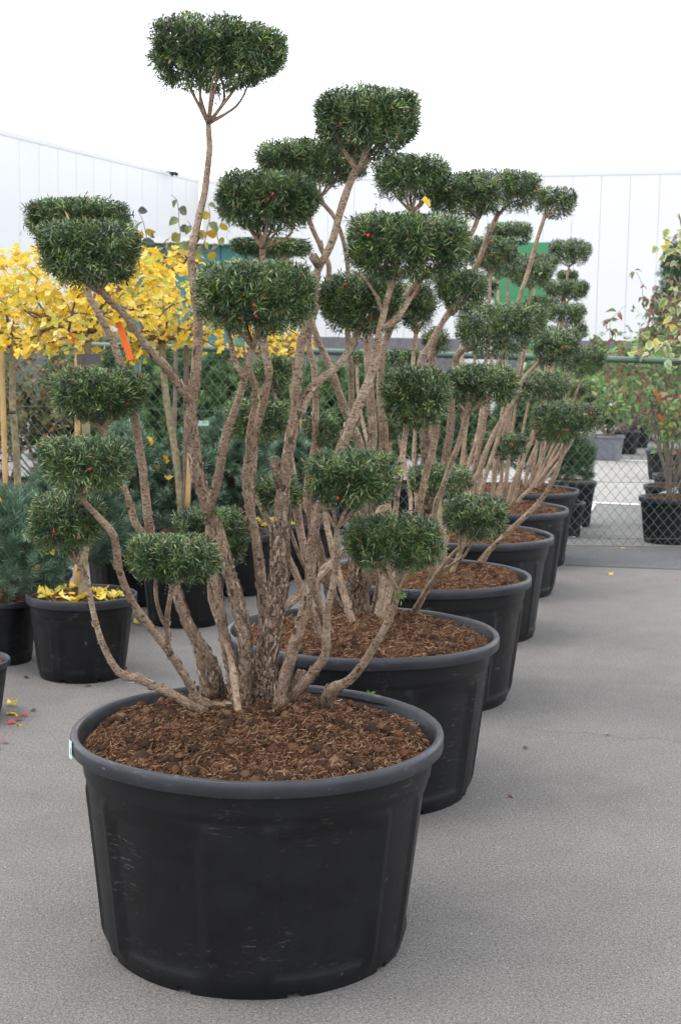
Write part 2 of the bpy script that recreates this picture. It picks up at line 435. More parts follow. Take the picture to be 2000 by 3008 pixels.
def wall_box(p0, d, length, off0, off1, z0, z1, name, mat, s0=0.0):
    nrm = np.array([-d[1], d[0], 0])
    c = [p0 + d * s0 + nrm * off0, p0 + d * length + nrm * off0, p0 + d * length + nrm * off1, p0 + d * s0 + nrm * off1]
    V = [np.array([v[0], v[1], z]) for z in (z0, z1) for v in c]
    F = [(0, 1, 2, 3), (4, 7, 6, 5), (0, 4, 5, 1), (1, 5, 6, 2), (2, 6, 7, 3), (3, 7, 4, 0)]
    return add(name, py_mesh(name, V, F), mat, wh, True)
base0 = np.array([cC[0], cC[1], 0])
wall_box(base0, d1, 34, .085, .14, ROOF - .155, ROOF, 'roof_trim', M['trim'])
wall_box(base0, dL, 26, -.085, -.14, ROOF - .155, ROOF, 'roof_trim', M['trim'])
wall_box(base0, d1, 34, .09, .15, 0, PLZ - .004, 'plinth', M['plinth'])
wall_box(base0, dL, 26, -.09, -.15, 0, PLZ - .004, 'plinth', M['plinth'])
n1 = np.array([-d1[1], d1[0], 0])
roofc = [base0 + n1 * .16, base0 + d1 * 34 + n1 * .16, base0 + d1 * 34 + dL * -8, base0 + dL * 26 - dL * 0]
# flat roof slab set back from the parapets
# dark gaps behind the panel joints: one backing sheet per wall
wall_box(base0, d1, 34, .13, .16, PLZ, ROOF - .16, 'wall_core', M['core'])
wall_box(base0, dL, 26, -.13, -.16, PLZ, ROOF - .16, 'wall_core', M['core'])
# green loading door in the right-hand wall
def wall_s(px, py):
    """distance along the right wall where the pixel column meets it"""
    d = ray(px, py); A = np.array([[d[0], -d1[0]], [d[1], -d1[1]]]); t, s = np.linalg.solve(A, base0[:2]); return s, CAM_H + d[2] * t
sa, za = wall_s(1140, 556); sb, zb = wall_s(1264, 559)
ztop = (za + zb) / 2
for k in range(6):
    z0 = .02 + k * (ztop - .02) / 6
    wall_box(base0, d1, sb, .04, .085, z0, z0 + (ztop - .02) / 6 - .012, 'door_section', M['green'], sa)
# flood lamps on the left wall
for px in (383, 392):
    d = ray(px, 398.5); A = np.array([[d[0], -dL[0]], [d[1], -dL[1]]]); t, s = np.linalg.solve(A, base0[:2])
    pz = CAM_H + d[2] * t; p = base0 + dL * s; nn = np.array([dL[1], -dL[0], 0])
    if nn[1] > 0: nn = -nn
    C_ = np.array([p + nn * .02, p + nn * .12, p + nn * .2, p + nn * .3]); C_[:, 2] = [pz + .05, pz + .04, pz, pz - .06]
    v, f = sweep(C_, [.02, .02, .06, .075], 10)
    add('wall_lamp', np_mesh('wall_lamp', v, f), M['dark'], wh, True)
# white parcel cabin in front of the green door
pc = at(1180, 690, 40.0)
cab = thing('white_cabin', 'small white cabin in front of the green warehouse door behind the yew row', 'cabin', (pc[0], 40.0, 0))
v, f = box(-1.3, .45, 0, 2.2, .25, 3.05); add('body', py_mesh('body', v, f), M['offwhite'], cab)
v, f = box(-1.4, .55, -.1, 2.3, 3.05, 3.2); add('roof', py_mesh('roof', v, f), M['trim'], cab)
v, f = box(-.35, .25, -.03, -.004, 1.4, 2.5); add('window', py_mesh('window', v, f), simple('cabin_window', (.12, .13, .14), .15, .5), cab)
for xx in (-1.1, .25):
    v, f = box(xx, xx + .15, .1, 2.1, .004, .25); add('skid', py_mesh('skid', v, f), M['plinth'], cab)

# teal shed with pale fascia
tsh = thing('teal_shed', 'low teal sheet-metal shed with pale roof fascia behind the ginkgo trees', 'shed', (at(400, 600, 30)[0], 30, 0))
xl, xr = at(250, 560, 30)[0], at(650, 560, 30)[0]
zt = at(440, 549, 30)[2]; zb_ = at(440, 563, 30)[2]
v, f = box(xl, xr, 29.7, 36, zb_, zt); add('roof_fascia', py_mesh('roof_fascia', v, f), M['offwhite'], tsh, True)
nw = int((xr - xl - .4) / .5); ww = (xr - xl - .4) / nw
for i in range(nw):
    v, f = box(xl + .2 + i * ww, xl + .2 + (i + 1) * ww - .02, 30, 30.06, 0.01, zb_ - .003)
    add('cladding_panel', py_mesh('cladding_panel', v, f), M['teal'], tsh, True)
v, f = box(xl + .2, xr - .2, 30.07, 35.6, .01, zb_ - .003); add('shed_core', py_mesh('shed_core', v, f), M['teal'], tsh, True)

# ------------------------------------------------------------------ chain-link fence
fz_l, fz_r = 1.765, 1.722
def rail_z(x): return fz_l + (fz_r - fz_l) * (x + 2.0) / 4.7
fence = thing('chain_link_fence', 'green chain-link fence with round top rail running behind the potted plants', 'fence', (0, FENCE_Y, 0))
fx0, fx1 = -4.6, 5.2
C_ = np.array([[x, FENCE_Y, rail_z(x)] for x in np.linspace(fx0, fx1, 24)])
add('top_rail', np_mesh('top_rail', *sweep(C_, np.full(len(C_), .029), 12)), M['railgreen'], fence, True)
for px in (404 / K, 1250, 2050):
    x = at(px, 1000, FENCE_Y + .05)[0]
    C_ = np.array([[x, FENCE_Y + .062, z] for z in (0.0, .8, rail_z(x) - .09)])
    add('post', np_mesh('post', *sweep(C_, [.03] * 3, 12)), M['railgreen'], fence, True)
    v, f = box(x - .05, x + .05, FENCE_Y + .02, FENCE_Y + .1, rail_z(x) - .1, rail_z(x) - .02); add('post_cap', py_mesh('post_cap', v, f), M['railgreen'], fence, True)
for x in np.linspace(fx0 + .7, fx1, 7):
    C_ = np.array([[x - .025, FENCE_Y, rail_z(x)], [x + .025, FENCE_Y, rail_z(x)]]); add('rail_collar', np_mesh('rail_collar', *sweep(C_, [.034, .034], 12)), M['railgreen'], fence, True)
for z in (.10, .62, 1.2, 1.66):
    C_ = np.array([[x, FENCE_Y - .006, z + .01 * math.sin(x * 2)] for x in np.linspace(fx0, fx1, 30)])
    add('tension_wire', np_mesh('tension_wire', *sweep(C_, np.full(30, .0024), 5)), M['wire'], fence, True)
parts = []; cw, chh = .045, .052
nk = int(1.66 / chh)
for i in range(int((fx1 - fx0) / cw)):
    k = np.arange(nk + 1)
    x = fx0 + (i + (k + i) % 2) * cw
    C_ = np.stack([x, FENCE_Y + .003 * np.where((k + i) % 2 == 0, 1, -1), .035 + k * chh * (rail_z(fx0 + i * cw) - .06) / (nk * chh)], 1)
    C_[:, :2] += .0015 * RNG.standard_normal((len(C_), 2))
    parts.append(sweep(C_, np.full(len(C_), .0024), 4, cap=False))
V_, F_ = cat(parts)
add('wire_mesh', np_mesh('wire_mesh', V_, F_, False), M['wire'], fence, True, kind='stuff')

# ------------------------------------------------------------------ pots
def smooth01(x): x = np.clip(x, 0, 1); return x * x * (3 - 2 * x)
def pot_meshes(D, H, Db, skirt, panels=6, segs=240, seed=0, notches=8, tag_='pot', panel_w=.62):
    R = D / 2; rb = Db / 2; rt = R - .028 * D / 1.08
    th = np.linspace(0, 2 * math.pi, segs, endpoint=False)
    zs = np.concatenate([[0, .009, .018], np.linspace(.05, H - skirt - .002, 60), [H - skirt + .01, H - .02]])
    zband = H - skirt - .075 * H / .63
    V = np.zeros((len(zs), segs, 3))
    ph = (th * panels / (2 * math.pi)) % 1.0
    dpan = np.abs(ph - .5)                                  # 0 at panel centre .. .5 at pilaster centre
    arch = zband - .035 * H / .63 * np.clip((dpan / (panel_w / 2)), 0, 1) ** 3
    for i, z in enumerate(zs):
        r = rb + (rt - rb) * z / H
        r -= .012 * (1 - smooth01(np.array([z / .05]))[0]) * D / 1.08
        band = smooth01((z - zband) / .012)
        foot = smooth01(np.array([(z - .03) / .05]))[0]
        inside = smooth01((panel_w / 2 - dpan) / .04) * smooth01((arch - z) / .05) * foot
        side_rib = np.exp(-((dpan - panel_w / 2 - .035) / .016) ** 2) * smooth01((zband - z) / .03) * foot
        rr = r - .0095 * D / 1.08 * inside + .004 * D / 1.08 * band + .009 * side_rib
        P = np.stack([np.cos(th) * 2.2, np.sin(th) * 2.2, np.full(segs, z * 2.0)], 1)
        rr = rr + .004 * D / 1.08 * fbm(P, seed, 2) * (.3 + .7 * foot)
        V[i] = np.stack([rr * np.cos(th), rr * np.sin(th), np.full(segs, z)], 1)
    n = len(zs); V = V.reshape(-1, 3)
    F = []
    nseg = max(1, int(segs * .0085))
    notch = set()
    for k in range(notches):
        c = int((k + .5) * segs / notches)
        for j in range(-nseg, nseg): notch.add((c + j) % segs)
    for i in range(n - 1):
        for j in range(segs):
            if i < 2 and j in notch: continue
            F.append((i * segs + j, i * segs + (j + 1) % segs, (i + 1) * segs + (j + 1) % segs, (i + 1) * segs + j))
    # inner ring that closes the foot notches and the bottom
    m = len(V); ri = rb - .045 * D / 1.08
    Vi = np.concatenate([np.stack([ri * np.cos(th), ri * np.sin(th), np.full(segs, .001)], 1), np.stack([ri * np.cos(th), ri * np.sin(th), np.full(segs, .04)], 1),
                         np.stack([(rb - .002) * np.cos(th), (rb - .002) * np.sin(th), np.full(segs, .04)], 1)])
    V = np.concatenate([V, Vi])
    for a in range(2):
        for j in range(segs): F.append((m + a * segs + j, m + a * segs + (j + 1) % segs, m + (a + 1) * segs + (j + 1) % segs, m + (a + 1) * segs + j))
    body = np_mesh(tag_ + '_body', V, F)
    # rim : skirt, rolled top, inner wall
    prof = [(rt + .004, H - skirt + .006), (R - .008, H - skirt), (R - .001, H - skirt + .006), (R, H - .012), (R - .003, H - .004), (R - .008, H), (R - .016, H), (R - .021, H - .003), (R - .025, H - .012), (R - .048, H - .10), (R - .085, H - .2)]
    sc = D / 1.08
    V = np.zeros((len(prof), segs, 3))
    for i, (r, z) in enumerate(prof):
        r = R - (R - r) * (sc if sc > .5 else .6); z = H - (H - z) * (1 if i < 3 else sc)
        P = np.stack([np.cos(th) * 2.5, np.sin(th) * 2.5, np.full(segs, z * 3)], 1)
        w = .0055 * sc * fbm(P, seed + 3, 2); wz = .004 * sc * fbm(P + 9, seed + 4, 2)
        V[i] = np.stack([(r + w) * np.cos(th), (r + w) * np.sin(th), z + wz], 1)
    n = len(prof); F = []
    for i in range(n - 1):
        for j in range(segs): F.append((i * segs + j, i * segs + (j + 1) % segs, (i + 1) * segs + (j + 1) % segs, (i + 1) * segs + j))
    rim = np_mesh(tag_ + '_rim', V.reshape(-1, 3), F)
    return body, rim
SOIL_COLS = np.array([[.165, .088, .05], [.135, .066, .037], [.10, .046, .027], [.20, .12, .07], [.055, .028, .018], [.15, .068, .037], [.26, .175, .11]])
def soil_height(x, y, R, mound, seed):
    r = np.sqrt(x * x + y * y) / R
    P = np.stack([x * 9, y * 9, np.zeros_like(x)], -1)
    return mound * (1 - r ** 2) + .042 * fbm(P, seed, 4) * (1 - .5 * np.clip(r, 0, 1) ** 6) - .014 * np.clip((r - .88) / .12, 0, 1)
def soil_meshes(R, z0, mound, seed, rings=70, segs=150, fibres=4200, clods=420, fl=.05):
    rr = np.linspace(.004, 1, rings) * R; th = np.linspace(0, 2 * math.pi, segs, endpoint=False)
    X = rr[:, None] * np.cos(th); Y = rr[:, None] * np.sin(th)
    Z = z0 + soil_height(X, Y, R, mound, seed)
    Z += .012 * np.abs(fbm(np.stack([X * 34, Y * 34, X * 0], -1), seed + 8, 3))
    V = np.stack([X, Y, Z], -1).reshape(-1, 3)
    i = np.arange(rings - 1)[:, None] * segs; j = np.arange(segs)[None]; j2 = (j + 1) % segs
    F = np.stack([i + j, i + segs + j, i + segs + j2, i + j2], -1).reshape(-1, 4)
    F = np.concatenate([F, [[0, segs // 4, segs // 2, 3 * segs // 4]]])
    top = np_mesh('soil', V, F)
    g = np.random.default_rng(seed)
    # fibres: thin bent strips lying on the surface
    n = fibres
    r = R * .975 * np.sqrt(g.random(n)); a = g.random(n) * 2 * math.pi
    x, y = r * np.cos(a), r * np.sin(a); dr = g.random(n) * 2 * math.pi; L = fl * (.25 + g.random(n) ** 2 * .9); w = .00045 + .0010 * g.random(n) ** 4
    Vs = np.zeros((n, 6, 3)); bend = g.normal(0, .7, n); tilt = g.normal(0, .35, n)
    for k in range(3):
        t = k / 2 - .5; aa = dr + bend * t
        px = x + np.cos(aa) * L * t; py = y + np.sin(aa) * L * t
        rad = np.sqrt(px ** 2 + py ** 2); s = np.minimum(1, R * .985 / rad); px, py = px * s, py * s
        z = z0 + soil_height(px, py, R, mound, seed) + .009 + np.abs(tilt) * L * (t + .5) * .7
        nx, ny = -np.sin(aa) * w, np.cos(aa) * w
        Vs[:, 2 * k] = np.stack([px - nx, py - ny, z], -1); Vs[:, 2 * k + 1] = np.stack([px + nx, py + ny, z + .0012], -1)
    b = np.arange(n)[:, None] * 6
    Fs = np.concatenate([b + np.array([[0, 2, 3, 1]]), b + np.array([[2, 4, 5, 3]])])
    tc = SOIL_COLS[g.integers(0, len(SOIL_COLS), n)] * (.7 + .6 * g.random((n, 1)))
    fib = (Vs.reshape(-1, 3), Fs, np.repeat(tc, 6, 0))
    # clods: small lumpy octahedra
    n = clods
    oc = np.array([[1, 0, 0], [0, 1, 0], [-1, 0, 0], [0, -1, 0], [0, 0, 1], [0, 0, -1], [.6, .6, .6], [-.6, .6, .6], [-.6, -.6, .6], [.6, -.6, .6]], float)
    of = np.array([[0, 1, 6, 6], [6, 1, 4, 4], [0, 6, 4, 4], [1, 2, 7, 7], [7, 2, 4, 4], [1, 7, 4, 4], [2, 3, 8, 8], [8, 3, 4, 4], [2, 8, 4, 4], [3, 0, 9, 9], [9, 0, 4, 4], [3, 9, 4, 4]])[:, :3]
    r = R * .95 * np.sqrt(g.random(n)); a = g.random(n) * 2 * math.pi
    x, y = r * np.cos(a), r * np.sin(a); s = .003 + .017 * g.random(n) ** 4
    Vc = oc[None] * s[:, None, None] * (.65 + .7 * g.random((n, 10, 1))) * np.array([1, 1, .75])
    Vc = Vc + np.stack([x, y, z0 + soil_height(x, y, R, mound, seed) + s * .45 + .004], -1)[:, None]
    Fc = (np.arange(n)[:, None, None] * 10 + of[None]).reshape(-1, 3)
    cc = np.where(g.random((n, 1)) < .7, np.array([[.035, .019, .012]]), SOIL_COLS[g.integers(0, 6, n)] * .65)
    cl = (Vc.reshape(-1, 3), Fc, np.repeat(cc, 10, 0))
    fm = np_mesh('soil_fibres', fib[0], fib[1], True, fib[2]); cm = np_mesh('soil_clods', cl[0], cl[1], True, cl[2])
    return top, fm, cm
def place_pot(name, label, loc, rz, meshes, soil, group=None, mats=('pot', 'rim')):
    t = thing(name, label, 'pot', loc, rz, group)
    if mats != ('pot', 'rim'):
        meshes = [m_.copy() for m_ in meshes]
        for m_ in meshes: m_.materials.clear()
    add('body', meshes[0], M[mats[0]], t); add('rim', meshes[1], M[mats[1]], t)
    if soil:
        s = add('soil', soil[0], M['soil'], t)
        add('soil_fibres', soil[1], M['fibre'], s, kind='stuff'); add('soil_clods', soil[2], M['fibre'], s, kind='stuff')
    return t
POT_D, POT_H, POT_B = 1.08, .6295, .8856
big_body = pot_meshes(POT_D, POT_H, POT_B, .0475, 6, 288, 2, 9, 'big_pot')
soil_a = soil_meshes(POT_D / 2 - .033, POT_H - .038, .04, 21, 120, 260, 28000, 1300, .024)
soil_b = soil_meshes(POT_D / 2 - .033, POT_H - .036, .05, 22, 80, 170, 14000, 350, .03)
ROWX = [-.2266, .0939, .4274, .7890, 1.1368, 1.4668]; ROWY = [3.9089, 5.3557, 6.8610, 8.4930, 10.0630, 11.5525]
ordin = ['nearest', 'second', 'third', 'fourth', 'fifth', 'farthest']
for i in range(6):
    lab = ['huge black plastic pot of brown soil in the foreground, front of the row',
           'big black pot directly behind the foreground pot, second of the row',
           'big black pot third from the camera in the receding row',
           'big black pot fourth from the camera in the receding row',
           'big black pot fifth from the camera, second last before the fence',
           'big black pot at the far end of the row, beside the fence'][i]
    pt = place_pot('plant_pot', lab, (ROWX[i], ROWY[i], 0), [math.radians(-93), .7, 2.1, 1.3, 2.9, .3][i], big_body, soil_a if i == 0 else soil_b, 'big black pots in a row')
    if i == 0: POT0 = pt
# mint label on the rim of the front pot
pl = at(168, 1732, 3.72)
def rim_label(pot, ang, cx, cy, R, H):
    V, F, n = [], [], 9
    for k in range(n):
        a = ang + (k / (n - 1) - .5) * .125
        for z in (H - .006, H - .058): V.append((R * math.cos(a), R * math.sin(a), z + .012 * (k / (n - 1) - .5)))
        if k: F.append((2 * k - 2, 2 * k - 1, 2 * k + 1, 2 * k))
    return V, F
ca = math.atan2(-.30, -.95)
V_, F_ = rim_label(POT0, ca, ROWX[0], ROWY[0], POT_D / 2 + .004, POT_H)
V_ = [(x + ROWX[0], y + ROWY[0], z) for x, y, z in V_]
lb = add('label', py_mesh('label', V_, F_), M['mint'], POT0, True, label='mint green paper label on the rim')
for k in range(7):
    a = ca + .028 + k * .004; rr = POT_D / 2 + .0055
    V_ = [(ROWX[0] + rr * math.cos(a + d), ROWY[0] + rr * math.sin(a + d), z) for d, z in ((0, POT_H - .022), (.0022, POT_H - .022), (.0022, POT_H - .042), (0, POT_H - .042))]
    add('printed_bar', py_mesh('printed_bar', V_, [(0, 1, 2, 3)]), M['print'], lb)

# ------------------------------------------------------------------ foliage helpers
def unit(v): return v / (np.linalg.norm(v, axis=-1, keepdims=True) + 1e-9)
def needles(base, axis, length, width, tint, g, normal_hint=None):
    """lens-shaped needle quads; base/axis (n,3)"""
    n = len(base); side = unit(np.cross(axis, g.normal(0, 1, (n, 3)) if normal_hint is None else normal_hint))
    drop = np.array([0, 0, -1.0]) * (length * .06)[:, None]
    mid = base + axis * (length * .55)[:, None]; tip = base + axis * length[:, None] + drop
    V = np.stack([base, mid - side * width[:, None] / 2, tip, mid + side * width[:, None] / 2], 1)
    F = np.arange(n)[:, None] * 4 + np.array([[0, 1, 2, 3]])
    return V.reshape(-1, 3), F, np.repeat(tint, 4, 0)
def pad_radius(u, seed):
    """clipped yew cushion: flat-topped, tapering underneath; u unit vectors -> radius for unit half extents"""
    h = np.sqrt(u[:, 0] ** 2 + u[:, 1] ** 2); z = u[:, 2]
    up = (np.abs(h) ** 4.6 + np.abs(z) ** 4.6) ** (-1 / 4.6)
    zl = np.abs(z); lo = 1 / (h ** 2.5 + (zl) ** 2.5) ** (1 / 2.5)
    r = np.where(z > 0, up, lo)
    return r * (.97 + .20 * fbm(u * 2.3 + seed * 3.7, seed, 3))
YEW = np.array([[.018, .040, .017], [.042, .080, .029], [.084, .140, .048], [.150, .215, .076], [.23, .29, .115]])
def yew_pad(c, rx, ry, rz, seed, density=1.0, nl=.024, nw=.0032, per=15):
    g = np.random.default_rng(seed)
    area = 4 * math.pi * ((rx * ry) ** 1.6 / 3 + (rx * rz) ** 1.6 / 3 + (ry * rz) ** 1.6 / 3) ** (1 / 1.6)
    n = int(area / (.0135 ** 2) * density)
    u = unit(g.normal(0, 1, (n, 3)) * np.array([1, 1, .85]))
    # more shoots on the upper three quarters, thin underneath
    keep = g.random(n) < np.where(u[:, 2] > -.45, 1.0, np.where(u[:, 2] > -.75, .75, .45)); u = u[keep]; n = len(u)
    rad = pad_radius(u, seed); S = np.stack([np.full(n, rx), np.full(n, ry), np.where(u[:, 2] > 0, rz * .85, rz * 1.15)], 1); c = c + np.array([0, 0, rz * .15])
    depth = np.where(g.random(n) < .70, g.uniform(.88, 1.0, n) , g.uniform(.45, .88, n))
    stray = g.random(n) < .02; depth = np.where(stray, g.uniform(1.0, 1.06, n), depth)
    tip = u * (rad * depth)[:, None] * S
    axis = unit(u * np.array([1, 1, .75]) * .75 + np.array([0, 0, .35]) + g.normal(0, .45, (n, 3)))
    L = g.uniform(.026, .055, n) * nl / .025
    shade = g.random(n)                                    # clone to clone colour of the shoot
    ci = np.clip((shade * 3.9 + g.normal(0, .4, n)), 0, 4.49); c0 = YEW[ci.astype(int)]
    fresh = g.random(n) < .022; c0 = np.where(fresh[:, None], np.array([[.13, .21, .03]]), c0)
    m = per
    t = (np.arange(m) + .3) / m
    B = tip[:, None] - axis[:, None] * (L[:, None] * (1 - t[None]))[..., None]
    a1 = unit(np.cross(axis, g.normal(0, 1, (n, 3)))); a2 = np.cross(axis, a1)
    ang = (np.arange(m) * 2.4)[None] + g.random((n, 1)) * 6.28 + g.normal(0, .35, (n, m))
    spread = np.where(t[None] > .85, .35, .95) * g.uniform(.75, 1.2, (n, m))
    A = unit(axis[:, None] * .62 + (a1[:, None] * np.cos(ang)[..., None] + a2[:, None] * np.sin(ang)[..., None]) * spread[..., None])
    col = c0[:, None] * g.uniform(.7, 1.4, (n, m, 1))
    # tan winter buds and clipped brown tips at some shoot ends
    bud = (g.random(n) < .30)
    col[bud, -1] = np.array([.21, .13, .055]); col[bud & (g.random(n) < .4), -2] = np.array([.15, .15, .04])
    ln = nl * g.uniform(.7, 1.15, (n, m)); ln[bud, -1] *= .45
    wd = nw * g.uniform(.8, 1.15, (n, m))
    B = B.reshape(-1, 3); A = A.reshape(-1, 3)
    # sheared surface: needles that would stick out of the cushion are cut back to it
    S3 = np.stack([np.full(len(B), rx), np.full(len(B), ry), np.where(B[:, 2] > 0, rz * .85, rz * 1.15)], 1)
    e1 = (B + A * ln.reshape(-1, 1)) / S3; r1 = np.linalg.norm(e1, axis=1); r0_ = np.linalg.norm(B / S3, axis=1)
    lim = pad_radius(e1 / (r1[:, None] + 1e-9), seed) * (1.0 + .5 * nl / max(rx, .05)) * np.repeat(np.where(stray, 1.12, 1.0), m)
    ln = (ln.ravel() * np.clip((lim - r0_) / np.maximum(r1 - r0_, 1e-4), .3, 1.0) * np.where(r1 > lim, 1, 1)) if True else ln
    ln = np.where(r1 > lim, ln, nl * g.uniform(.7, 1.15, len(B)))
    V, F, T = needles(B, A, ln, wd.ravel(), col.reshape(-1, 3), g, np.tile([0, 0, 1.0], (len(A), 1)) + g.normal(0, .6, (len(A), 3)))
    return V + c, F, T
ICO = None
def berry_mesh():
    th = np.linspace(0, 2 * math.pi, 10, endpoint=False); V = []; F = []
    prof = [(.0, -.0055), (.0032, -.005), (.0052, -.001), (.0054, .002), (.0040, .0058), (.0022, .0062), (.0016, .003), (0, .0025)]
    for r, z in prof: V += [(r * math.cos(a), r * math.sin(a), z) for a in th]
    for i in range(len(prof) - 1):
        for j in range(10): F.append((i * 10 + j, i * 10 + (j + 1) % 10, (i + 1) * 10 + (j + 1) % 10, (i + 1) * 10 + j))
    return py_mesh('berry', V, F, True)
BERRY = berry_mesh(); BERRY.materials.append(M['berry'])

class Stem:
    """one yew stem drawn through pixels of the photo at depths that run from its root to its cushion"""
    def __init__(s, pts, y0, y1, widths, soil_z=POT_H - .02, ds=.02):
        n = len(pts); P2 = np.array(pts, float)
        L = np.concatenate([[0], np.cumsum(np.linalg.norm(np.diff(P2, axis=0), axis=1))]); L /= L[-1]
        if y0 is None:
            r = onz(pts[0][0], pts[0][1], soil_z); y0 = r[1]
        ys = y0 + (y1 - y0) * L ** .9
        P = np.array([at(x, y, d) for (x, y), d in zip(pts, ys)])
        s.C, s.t = catmull(P, ds)
        wx = [w[0] for w in widths]; ww = [w[1] for w in widths]
        wpx = np.interp(s.t, wx, ww) * .93
        s.R = wpx / 2 / (FPX / K / s.C[:, 1])
def stem_from_points(P, r0, r1, ds=.04):
    o = Stem.__new__(Stem); o.C, o.t = catmull(np.array(P, float), ds); o.R = r0 + (r1 - r0) * o.t ** .8; return o
def stem_obj(st, parent, seed, sides=14, amp=.16, old=.5, flakes=0, root=False):
    R = st.R.copy()
    if root: R *= 1 + .55 * np.exp(-np.linspace(0, len(R) - 1, len(R)) * .02 / .035)
    V, F = sweep(st.C, R, sides, amp, 22, seed)
    ring = np.repeat(np.arange(len(st.C)), sides); ring = np.concatenate([ring, [0, len(st.C) - 1]])
    age = np.clip((R[ring] - .010) / .022, 0, 1) * old * 2
    o = add('stem', np_mesh('stem', V, F, True, None, np.clip(age, 0, 1)), M['bark'], parent, True)
    if flakes:
        g = np.random.default_rng(seed + 900); T, N, B = frames(st.C)
        w = np.clip((R - .011) / .02, 0.02, 1) * R; i = g.choice(len(R), flakes, p=w / w.sum()); a = g.random(flakes) * 6.28
        D = N[i] * np.cos(a)[:, None] + B[i] * np.sin(a)[:, None]; Tn = np.cross(T[i], D)
        up = unit(T[i] + .5 * Tn * g.normal(0, .5, (flakes, 1))); sd = np.cross(up, D)
        h = g.uniform(.003, .013, flakes)[:, None]; wd = g.uniform(.0015, .0045, flakes)[:, None]
        c = st.C[i] + D * (R[i] * g.uniform(.98, 1.10, flakes))[:, None]
        lift = D * g.uniform(.0005, .005, flakes)[:, None]; lift2 = D * g.uniform(0, .003, flakes)[:, None]
        jit = lambda: 1 + g.normal(0, .45, (flakes, 1))
        Vf = np.stack([c - up * h * jit() - sd * wd * jit() + lift2, c - up * h * jit() + sd * wd * jit(), c + up * h * jit() + sd * wd * jit() + lift2, c + up * h * jit() - sd * wd * jit() + lift], 1)
        Ff = np.arange(flakes)[:, None] * 4 + np.array([[0, 1, 2, 3]])
        pal = np.array([[.34, .25, .185], [.30, .215, .155], [.25, .175, .125], [.40, .315, .245], [.27, .165, .115], [.09, .066, .05]])
        tc = pal[g.integers(0, 6, flakes)] * g.uniform(.8, 1.15, (flakes, 1))
        add('bark_flakes', np_mesh('bark_flakes', Vf.reshape(-1, 3), Ff, False, np.repeat(tc, 4, 0)), M['flake'], o, kind='stuff')
    return o
def fork_branches(root, c, rx, ry, rz, seed, parent, r0, n=7, sides=7):
    """limbs that fan from the top of a stem up into the cushion"""
    g = np.random.default_rng(seed + 50)
    a0 = g.random() * 6.28
    for k in range(n):
        a = a0 + k * 6.283 / n + g.normal(0, .3); q = g.uniform(.35, .8)
        tgt = c + np.array([math.cos(a) * rx * q, math.sin(a) * ry * q, rz * g.uniform(-.45, .25)])
        mid = root + (tgt - root) * g.uniform(.4, .55) + np.array([math.cos(a) * rx * .07, math.sin(a) * ry * .07, -.004]) + g.normal(0, .008, 3)
        q2 = root + (tgt - root) * .75 + g.normal(0, .012, 3)
        s = stem_from_points([root - np.array([0, 0, .015]), mid, q2, tgt], r0 * g.uniform(.5, .85), r0 * .22, .02)
        V, F = sweep(s.C, s.R, sides, .2, 30, seed + k)
        add('branch', np_mesh('branch', V, F, True, None, np.zeros(len(V))), M['bark'], parent)
def auto_stem(base, c, rz, g, lean=.5):
    top = c - np.array([0, 0, rz * .95]); d = top - base
    p1 = base + np.array([d[0] * .22, d[1] * .22, d[2] * .18]) + g.normal(0, .015, 3)
    p2 = base + np.array([d[0] * .55, d[1] * .55, d[2] * .46]) + g.normal(0, .025, 3)
    p3 = base + np.array([d[0] * .85, d[1] * .85, d[2] * .78]) + g.normal(0, .02, 3)
    return [base, p1, p2, p3, top]

